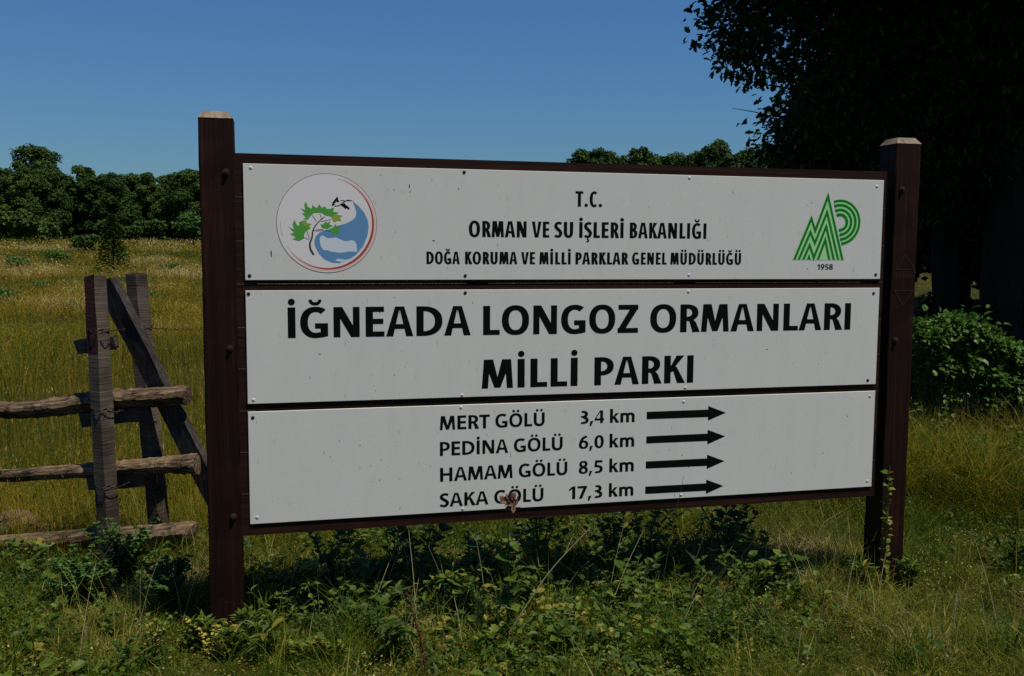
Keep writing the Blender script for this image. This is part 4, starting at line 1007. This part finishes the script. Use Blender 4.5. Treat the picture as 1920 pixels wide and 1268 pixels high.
def meadow():
    mb = MB()
    for (a0, a1, d0, d1, n, pw) in ((-20, 3, 5.2, 115, 230000, 1.95), (3, 34, 6.2, 112, 45000, 1.95), (34, 48, 6.0, 24, 45000, 1.6), (34, 62, 22, 110, 16000, 1.95), (48, 74, 4.5, 24, 26000, 1.6), (3, 38, 5.4, 9, 30000, 1.5)):
        x, y, d = scatter(n, a0, a1, d0, d1, pw)
        z = gz(x, y)
        pat = fnoise(x, y, .55, 40); pat2 = fnoise(x, y, .13, 41); gap = fnoise(x, y, 1.6, 43, 2)
        keep = rng.random(n) < .35 + .9 * gap
        x, y, d, z, pat, pat2 = [q[keep] for q in (x, y, d, z, pat, pat2)]; n = len(x)
        H = rng.uniform(.10, .32, n) * (.4 + 1.1 * pat) * np.clip(.75 + d / 30, .75, 1.35)
        W = np.clip(.0028 * (d / 7) ** .9, .0024, .05) * rng.uniform(.6, 1.5, n)
        tint = np.clip(.43 + .80 * (pat - .5) + .75 * (pat2 - .5) + rng.normal(0, .19, n), 0, 1)
        blades(mb, np.stack([x, y, z - .02], 1), H, W, rng.uniform(.3, 1.6, n), rng.uniform(0, 6.28, n), tint, seg=2, tip=rng.uniform(-.05, .2, n))
        # spikelets, seed husks and small leaves at all heights
        k = rng.choice(n, int(n * .55)); f = rng.uniform(.3, 1.15, len(k)); L = np.clip(.0085 * (d[k] / 7) ** .95, .006, .2) * rng.uniform(.6, 1.6, len(k))
        Q = np.stack([x[k] + rng.normal(0, .05, len(k)), y[k] + rng.normal(0, .05, len(k)), z[k] + H[k] * f], 1)
        leaves(mb, Q, rand_dirs(len(k)), rand_dirs(len(k)) + np.array([0, -.3, .5]), L, L * rng.uniform(.2, .45, len(k)), np.clip(tint[k] + rng.normal(.05, .2, len(k)), 0, 1), 'kite')
    # flowering stems standing above the leaves
    n = 19000
    x, y, d = scatter(n, -20, 3, 5.4, 60, 1.9); z = gz(x, y)
    x2, y2, d2 = scatter(1300, 33, 47, 6.4, 14, 1.5); x = np.concatenate([x, x2]); y = np.concatenate([y, y2]); d = np.concatenate([d, d2]); z = gz(x, y); n = len(x)
    H = rng.uniform(.3, .62, n); az = rng.uniform(0, 6.28, n); lean = rng.uniform(.05, .35, n)
    W = np.clip(.002 * (d / 7) ** .8, .0018, .02)
    sor = fnoise(x, y, .8, 77) > .60
    tn = np.clip(np.where(sor, rng.normal(.72, .05, n), rng.normal(.58, .16, n)), 0, 1)
    P = np.stack([x, y, z - .02], 1)
    blades(mb, P, H, W, lean, az, tn, seg=3)
    tipz = P + np.stack([H * lean * np.cos(az), H * lean * np.sin(az), H * (1 - .25 * lean)], 1)
    nh = n
    D = unit(np.stack([np.cos(az) * lean, np.sin(az) * lean, np.full(n, 1.0)], 1) + .2 * rand_dirs(n))
    hl = rng.uniform(.015, .05, n)
    leaves(mb, tipz - D * hl[:, None] * .7, D, rand_dirs(n), hl, W * 1.1, np.clip(tn + .1, 0, 1), 'kite')
    # rank green grass growing up through the hedge foot
    x, y, d = scatter(16000, 33, 48, 6.3, 8.7, .5); n = len(x); P = np.stack([x, y, gz(x, y) - .02], 1)
    hp = fnoise(x, y, 2.2, 71)
    blades(mb, P, rng.uniform(.12, .62, n) * (.25 + 1.0 * hp), rng.uniform(.0025, .006, n), rng.uniform(.2, 1.5, n), rng.uniform(0, 6.28, n), np.clip(.02 + .5 * fnoise(x, y, 1.7, 72) + rng.normal(0, .16, n), 0, 1), seg=3, tip=rng.uniform(-.05, .25, n))
    tag(mb.build('meadow_grass', M['meadow']), 'tall yellowing meadow grass with seed heads filling the field', 'grass', None, 'stuff')
meadow()

def lawn():
    mb = MB()
    x, y, d = scatter(290000, -26, 50, 2.5, 6.8, 1.3)
    ok = not_on_post(x, y); x, y, d = x[ok], y[ok], d[ok]; n = len(x)
    pat = fnoise(x, y, 1.5, 50); p2 = fnoise(x, y, 4.5, 51); p3 = fnoise(x, y, 3.0, 52); z = gz(x, y)
    keep = rng.random(n) < .3 + 1.0 * p2
    x, y, z, pat, p2, p3, d = [q[keep] for q in (x, y, z, pat, p2, p3, d)]; n = len(x)
    H = rng.uniform(.02, .085, n) * (.6 + .9 * pat) * (.35 + 1.2 * p2)
    long_ = rng.random(n) < .06
    H = np.where(long_, H * rng.uniform(1.8, 3.4, n), H)
    tint = np.clip(.36 + .55 * (pat - .5) + .5 * (p3 - .5) + rng.normal(0, .20, n), 0, 1)
    tint = np.where(rng.random(n) < .065, rng.uniform(.72, 1, n), tint)
    lean = np.where(long_, rng.uniform(.2, .9, n), rng.uniform(.3, 1.7, n))
    blades(mb, np.stack([x, y, z - .008], 1), H, rng.uniform(.0016, .0042, n), lean, rng.uniform(0, 6.28, n), tint, seg=2, tip=rng.uniform(-.05, .2, n))
    x, y, d = scatter(45000, 50, 78, 2.5, 6.8, 1.3); n = len(x); p2 = fnoise(x, y, 4.5, 51)
    blades(mb, np.stack([x, y, gz(x, y) - .008], 1), rng.uniform(.02, .10, n) * (.4 + 1.2 * p2), rng.uniform(.002, .005, n), rng.uniform(.3, 1.6, n), rng.uniform(0, 6.28, n), np.clip(rng.normal(.36, .22, n), 0, 1), seg=2, tip=rng.uniform(-.05, .2, n))
    xt, yt, _ = scatter(620, -24, 48, 2.7, 6.6, .8); ok = not_on_post(xt, yt); xt, yt = xt[ok], yt[ok]; per = 26
    n = len(xt) * per; X = np.repeat(xt, per) + rng.normal(0, .018, n); Y = np.repeat(yt, per) + rng.normal(0, .018, n)
    tt = np.repeat(np.clip(rng.normal(.25, .17, len(xt)), .02, .9), per)
    blades(mb, np.stack([X, Y, gz(X, Y) - .01], 1), np.repeat(rng.uniform(.08, .30, len(xt)), per) * rng.uniform(.5, 1.2, n), rng.uniform(.002, .0045, n), rng.uniform(.2, 1.3, n), rng.uniform(0, 6.28, n), np.clip(tt + rng.normal(0, .08, n), 0, 1), seg=3, tip=rng.uniform(0, .2, n))
    # bits of moss, dead grass and tiny leaves between the blades
    x, y, d = scatter(90000, -26, 50, 2.5, 6.8, 1.3); ok = not_on_post(x, y); x, y = x[ok], y[ok]; n = len(x)
    q = fnoise(x, y, 5.0, 55); L = rng.uniform(.006, .018, n)
    leaves(mb, np.stack([x, y, gz(x, y) + rng.uniform(0, .05, n) * (.3 + q)], 1), rand_dirs(n) * np.array([1, 1, .5]), unit(np.array([0, 0, .8]) + .6 * rand_dirs(n)), L, L * rng.uniform(.18, .4, n), np.clip(.42 + .7 * (q - .5) + rng.normal(0, .22, n), 0, 1), 'kite')
    tag(mb.build('verge_grass', M['grass']), 'short rough grass and straw around the foot of the sign', 'grass', None, 'stuff')
    # creeping leaves: clover, vetch, ground ivy
    mb = MB()
    x, y, d = scatter(14000, -26, 50, 2.5, 6.4, 1.5)
    pat = fnoise(x, y, 1.9, 60); side = np.where(x > 2.2, .45, 1.0)
    keep = (rng.random(len(x)) < side * smooth((pat - .18) * 2.0)) & not_on_post(x, y); x, y = x[keep], y[keep]
    m_ = 8; n = len(x) * m_
    big = np.where(rng.random(len(x)) < .16, rng.uniform(1.5, 2.6, len(x)), rng.uniform(.45, 1.1, len(x)))
    X = np.repeat(x, m_) + rng.normal(0, .03, n) * np.repeat(big, m_); Y = np.repeat(y, m_) + rng.normal(0, .03, n) * np.repeat(big, m_)
    hh = np.repeat(rng.uniform(.015, .11, len(x)) * (.6 + .4 * big), m_) * rng.uniform(.3, 1.1, n)
    az = rng.uniform(0, 6.28, n)
    D = np.stack([np.cos(az), np.sin(az), rng.normal(.15, .4, n)], 1); N = unit(np.array([0, 0, 1.0]) + .65 * rand_dirs(n))
    Ln = rng.uniform(.010, .026, n) * np.repeat(big, m_)
    leaves(mb, np.stack([X, Y, gz(X, Y) + hh], 1), D, N, Ln, Ln * np.repeat(rng.uniform(.14, .45, len(x)), m_), np.clip(np.repeat(rng.normal(.52, .24, len(x)), m_) + rng.normal(0, .1, n), 0, 1), 'leaf')
    tag(mb.build('ground_cover', M['weed_leaf']), 'small creeping green leaves among the grass in the foreground', 'weeds', None, 'stuff')
lawn()

# ------------------------------------------------------------------ individual weeds
def stem_plant(name, loc, H, stems, per, Ln, label, cat, leaf='weed_leaf', shape='leaf', spread=.5, tint=.5, wid=.36, group=None, stem_mat='green_stem', whorl=None, lean=None, up_=.5, sr=1.0):
    """herb: bent stems carrying leaves along their length"""
    x, y = loc; z = float(gz(x, y)); t = empty(name, (x, y, z)); tag(t, label, cat, group)
    s = MB(); b = MB()
    for i in range(stems):
        a = rng.uniform(0, 6.28); sp = spread * rng.uniform(.3, 1) * H
        tip = np.array([math.cos(a) * sp, math.sin(a) * sp, H * rng.uniform(.65, 1.05)])
        if lean is not None: tip = tip + np.array(lean)
        c = catmull([(0.02 * math.cos(a), .02 * math.sin(a), -.03), tuple(tip * np.array([.35, .35, .55])), tuple(tip)], 7)
        s.tube(c, np.linspace(.0045, .0015, len(c)) * (H / .4) ** .5 * sr, 5)
        f = np.sort(rng.uniform(.15, 1, per)); idx = np.clip((f * (len(c) - 1)).astype(int), 0, len(c) - 1); P = c[idx]
        az = np.arange(per) * 2.4 + rng.normal(0, .5, per)
        D = np.stack([np.cos(az), np.sin(az), rng.normal(up_, .3, per)], 1)
        N = unit(np.array([0, -.1, 1.0]) + .4 * rand_dirs(per))
        l = Ln * rng.uniform(.55, 1.2, per)
        leaves(b, P, D, N, l, l * wid, np.clip(tint + rng.normal(0, .18, per), 0, 1), shape)
    b.build('leaf', M[leaf], t); s.build('stem', M[stem_mat], t)
    return t

def at_ground(px, py):
    """point of the ground seen at a measured bearing"""
    v = fwd + right * ((px - 960) / 1762.4) + up * (-(py - 634) / 1762.4)
    s_ = (CZ + .06) / -v.z
    return (CX + v.x * s_, CY + v.y * s_)

def weeds():
    # shrub at the foot of the fence
    for i, (px, py, H, lab) in enumerate(((240, 1090, .34, 'bushy small-leaved shrub at the foot of the front fence post'), (150, 1130, .28, 'dark small-leaved shrub below the lowest log rail'), (320, 1150, .28, 'small-leaved shrub between fence and left sign post'))):
        x, y = at_ground(px, py)
        stem_plant('small_leaved_shrub', (x, y), H, 26, 60, .026, lab, 'shrub', 'bush_leaf', spread=.75, tint=.45, wid=.4, stem_mat='twig', up_=.25)
    # broad-leaved weeds in the shadow under the sign
    spots = [(610, 1080, .34), (790, 1090, .38), (880, 1120, .3), (1010, 1120, .36), (1160, 1120, .30), (1290, 1090, .34), (1400, 1085, .36), (1210, 1055, .40), (660, 1135, .24), (820, 1140, .26), (980, 1145, .22), (1180, 1130, .24), (1330, 1120, .24), (1440, 1110, .22), (1010, 1060, .42), (740, 1060, .36), (1360, 1050, .38), (1150, 1045, .36)]
    for px, py, H in spots:
        x, y = at_ground(px, py)
        stem_plant('broad_leaved_weed', (x, y), H, 9, 12, rng.uniform(.035, .065), 'broad-leaved weed growing in the shade under the sign', 'weed', 'weed_leaf', spread=rng.uniform(.5, .9), tint=rng.uniform(.3, .6), wid=rng.uniform(.22, .4), group='weeds in the shadow under the sign')
    x, y = at_ground(955, 1215)
    t = stem_plant('tall_broad_weed', (x, y), .62, 2, 16, .07, 'tall broad-leaved weed with withered brown tip in front of the lower sign edge', 'weed', spread=.05, tint=.45, wid=.42, up_=.35)
    b = MB(); n = 26; P = np.array([0, 0, .60]) + rng.normal(0, .014, (n, 3)); leaves(b, P, rand_dirs(n) + np.array([0, 0, .3]), rand_dirs(n), .035, .011, rng.random(n), 'leaf'); b.build('withered_tip', M['brown_leaf'], t)
    x, y = at_ground(590, 1110)
    stem_plant('yellowing_vine', (x, y), .17, 4, 7, .06, 'yellow and orange withering leaves under the left part of the sign', 'weed', 'yellow_leaf', 'lobe', spread=.7, tint=.4, wid=.5)
    x, y = at_ground(1270, 1235)
    stem_plant('lobed_leaf_plant', (x, y), .12, 9, 5, .058, 'bright green lobed-leaf plant in the foreground under the sign', 'weed', 'bush_leaf', 'lobe', spread=.9, tint=.55, wid=.5)
    x, y = at_ground(620, 1262)
    stem_plant('lobed_leaf_plant', (x, y), .12, 9, 7, .045, 'pale green lobed-leaf plant at the bottom edge right of the left post', 'weed', 'weed_leaf', 'lobe', spread=.8, tint=.78, wid=.5)
    x, y = at_ground(880, 1170)
    stem_plant('round_leaf_plant', (x, y), .2, 9, 6, .07, 'round-leaved plant between the red dock stalk and the tall weed', 'weed', 'weed_leaf', spread=.7, tint=.68, wid=.46)
    x, y = at_ground(1060, 1235)
    stem_plant('round_leaf_plant', (x, y), .14, 7, 5, .06, 'round-leaved plant below the leaning pale stalk', 'weed', 'weed_leaf', spread=.8, tint=.6, wid=.46)
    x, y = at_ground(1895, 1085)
    stem_plant('shade_patch_weed', (x, y), .2, 14, 8, .075, 'added weed clump coloured dark in place of a shadow at the right edge of the foreground', 'weed', 'weed_leaf', spread=1.5, tint=.15, wid=.10)  # added clump; its dark tint stands in for a patch of shade
    x, y = at_ground(1655, 1105)
    stem_plant('climbing_weed', (x, y), .62, 3, 24, .035, 'thin leafy weed standing against the right sign post', 'weed', 'weed_leaf', spread=.06, tint=.8, wid=.4)
    x, y = at_ground(398, 1236)
    stem_plant('dry_flowering_weed', (x, y), .15, 14, 16, .014, 'dry brownish flowering weed at the foot of the left sign post', 'weed', 'yellow_leaf', spread=1.0, tint=.6, wid=.5, stem_mat='green_stem', sr=.4)
    x, y = at_ground(290, 1245)
    stem_plant('dry_flowering_weed', (x, y), .2, 12, 14, .018, 'low flowering weed in the bottom left corner', 'weed', 'weed_leaf', spread=.6, tint=.9, wid=.5)
    # small weeds of four kinds scattered through the verge
    kinds = [('narrow_leaved_weed', 7, 9, .065, 'weed_leaf', 'leaf', .13, .7, 'narrow-leaved green weed in the rough foreground grass'),
             ('round_leaved_weed', 6, 7, .038, 'weed_leaf', 'leaf', .46, .7, 'small round-leaved weed in the rough foreground grass'),
             ('feathery_weed', 7, 60, .018, 'bush_leaf', 'kite', .16, .6, 'feathery fine-leaved weed in the rough foreground grass'),
             ('jagged_leaf_weed', 5, 7, .045, 'weed_leaf', 'lobe', .5, .7, 'small jagged-leaved weed in the rough foreground grass')]
    cnt = 0
    while cnt < 116:
        px, py = (rng.uniform(10, 1910), rng.uniform(985, 1262)) if cnt < 84 else (rng.uniform(500, 1460), rng.uniform(1110, 1268))
        if py < 1120 and 460 < px < 1600 and rng.random() < .35: continue
        if 330 < px < 500 and py > 1120 or 1600 < px < 1705 and py > 1060: continue
        if px > 1500 and rng.random() < .6: continue
        p = at_ground(px, py); kd = kinds[int(rng.integers(0, 4))]; cnt += 1
        stem_plant(kd[0], p, rng.uniform(.07, .27), kd[1], kd[2], kd[3] * rng.uniform(.55, 1.1), kd[8], 'weed', kd[4], kd[5], spread=kd[7], tint=rng.uniform(.35, .85), wid=kd[6], group='small weeds in the foreground grass', sr=.5, up_=.35)
    for px, py, H in ((375, 1215, .10), (445, 1240, .12), (482, 1215, .13), (1612, 1105, .14), (1705, 1100, .12)):
        stem_plant('narrow_leaved_weed', at_ground(px, py), H, 12, 12, .06, 'tangled narrow-leaved weed at the foot of a sign post', 'weed', spread=.7, tint=.6, wid=.12, group='weeds at the feet of the sign posts', sr=.5, up_=.6)
    for i in range(20):
        px, py = rng.uniform(1722, 1940), rng.uniform(845, 985)
        kd = kinds[(0, 2, 1, 2)[i % 4]]
        stem_plant(kd[0], at_ground(px, py), rng.uniform(.2, .5), kd[1] + 2, kd[2] + 6, kd[3] * 1.25, 'rank green weed in the tall grass below the bramble bush', 'weed', kd[4], kd[5], spread=.5, tint=rng.uniform(.2, .65), wid=kd[6], group='weeds in the tall grass below the bramble bush', sr=.5, up_=.4)
    # red dock seed stalk
    x, y = at_ground(800, 1290); z = float(gz(x, y)); t = empty('dock_stalk', (x, y, z)); tag(t, 'red-brown dock seed stalk leaning left in the foreground', 'weed')
    s = MB(); c = catmull([(0, 0, -.03), (-.02, 0, .15), (-.07, .02, .34)], 10); s.tube(c, np.linspace(.004, .0015, len(c)), 5); s.build('stem', M['dock'], t)
    b = MB(); n = 260; P = c[rng.integers(4, len(c), n)] + rng.normal(0, .007, (n, 3)); leaves(b, P, rand_dirs(n), rand_dirs(n), .010, .004, rng.random(n), 'kite'); b.build('seed_head', M['dock'], t)
    # yellow flower
    x, y = at_ground(1380, 1190); z = float(gz(x, y)); t = empty('yellow_flower', (x, y, z)); tag(t, 'single small yellow flower in the grass under the sign', 'flower')
    s = MB(); s.tube([(0, 0, -.02), (.004, 0, .03), (0, -.004, .06)], [.0015, .0012, .001], 5); s.build('stem', M['green_stem'], t)
    b = MB(); a = np.arange(5) * 1.2566; leaves(b, np.tile([0, -.004, .061], (5, 1)), np.stack([np.cos(a), np.sin(a), np.full(5, .25)], 1), np.tile([0, 0, 1.0], (5, 1)), .014, .0065, .5); b.build('petal', M['yellow_petal'], t)
    # long pale dead stalks
    def stalk(p0, p1, r_, lab, bend=.03, h1=.5):
        (x0, y0), z0 = p0, 0; z0 = float(gz(x0, y0)); x1, y1, z1 = p1
        b = MB(); mid = ((x0 + x1) / 2, (y0 + y1) / 2, (z0 + z1) / 2 + bend)
        c = catmull([(x0, y0, z0 - .02), mid, (x1, y1, z1)], 10); b.tube(c, np.linspace(r_, r_ * .5, len(c)), 6)
        if r_ > .0025:
            k = len(c) * 2 // 3; b.tube([c[k], c[k] + np.array([.04, 0, .09])], [r_ * .6, r_ * .3], 5)
        o = b.build('dry_stalk', M['stalk'], None, False, (x0, y0, z0)); tag(o, lab, 'stalk', None if 'leaning' in lab or 'bent' in lab else 'thin straw stalks in the foreground')
    stalk((at_ground(945, 1205)), px_at(1108, 988, 3.95), .0032, 'long pale dead stalk leaning right in front of the sign')
    stalk((at_ground(1000, 1190)), px_at(1100, 1158, 3.75), .002, 'bent pale dead stalk leaning low across the grass', .04)
    stalk(at_ground(1236, 1120), px_at(1282, 893, 3.95), .0013, 'thin stalk leaning right across the last arrow of the sign', .02)
    for i in range(80):
        px, py = rng.uniform(60, 1900), rng.uniform(1090, 1262)
        if 380 < px < 470 or 1610 < px < 1700: continue
        p = at_ground(px, py); z = float(gz(*p)); h = rng.uniform(.14, .42); a = rng.uniform(0, 6.28); q = h * rng.uniform(.1, .8)
        stalk(p, (p[0] + q * math.cos(a), p[1] + q * math.sin(a), z + h), .0013, 'thin pale straw stalk sticking out of the foreground grass', .02)
weeds()

def soil():
    x, y = at_ground(10, 985); z = float(gz(x, y)); t = MB()
    for i in range(60):
        r_ = rng.uniform(.02, .07) * (1 if i > 6 else 1.8)
        px, py = x + rng.normal(-.1, .16), y + rng.normal(0, .14); d = rand_dirs(26)
        u = np.linspace(0, math.pi, 5)
        vs = []; k = 8
        for a in u:
            for j in range(k): vs.append((px + r_ * math.sin(a) * math.cos(j * 6.283 / k) * rng.uniform(.75, 1.2), py + r_ * math.sin(a) * math.sin(j * 6.283 / k) * rng.uniform(.75, 1.2), z + .13 * math.exp(-((px - x) ** 2 + (py - y) ** 2) / .06) + r_ * .7 * math.cos(a)))
        t.add(vs, np.array([(i_ * k + j, i_ * k + (j + 1) % k, (i_ + 1) * k + (j + 1) % k, (i_ + 1) * k + j) for i_ in range(4) for j in range(k)]))
    o = t.build('soil_mound', M['soil'], None, False, (x, y, z)); tag(o, kind='structure')
soil()
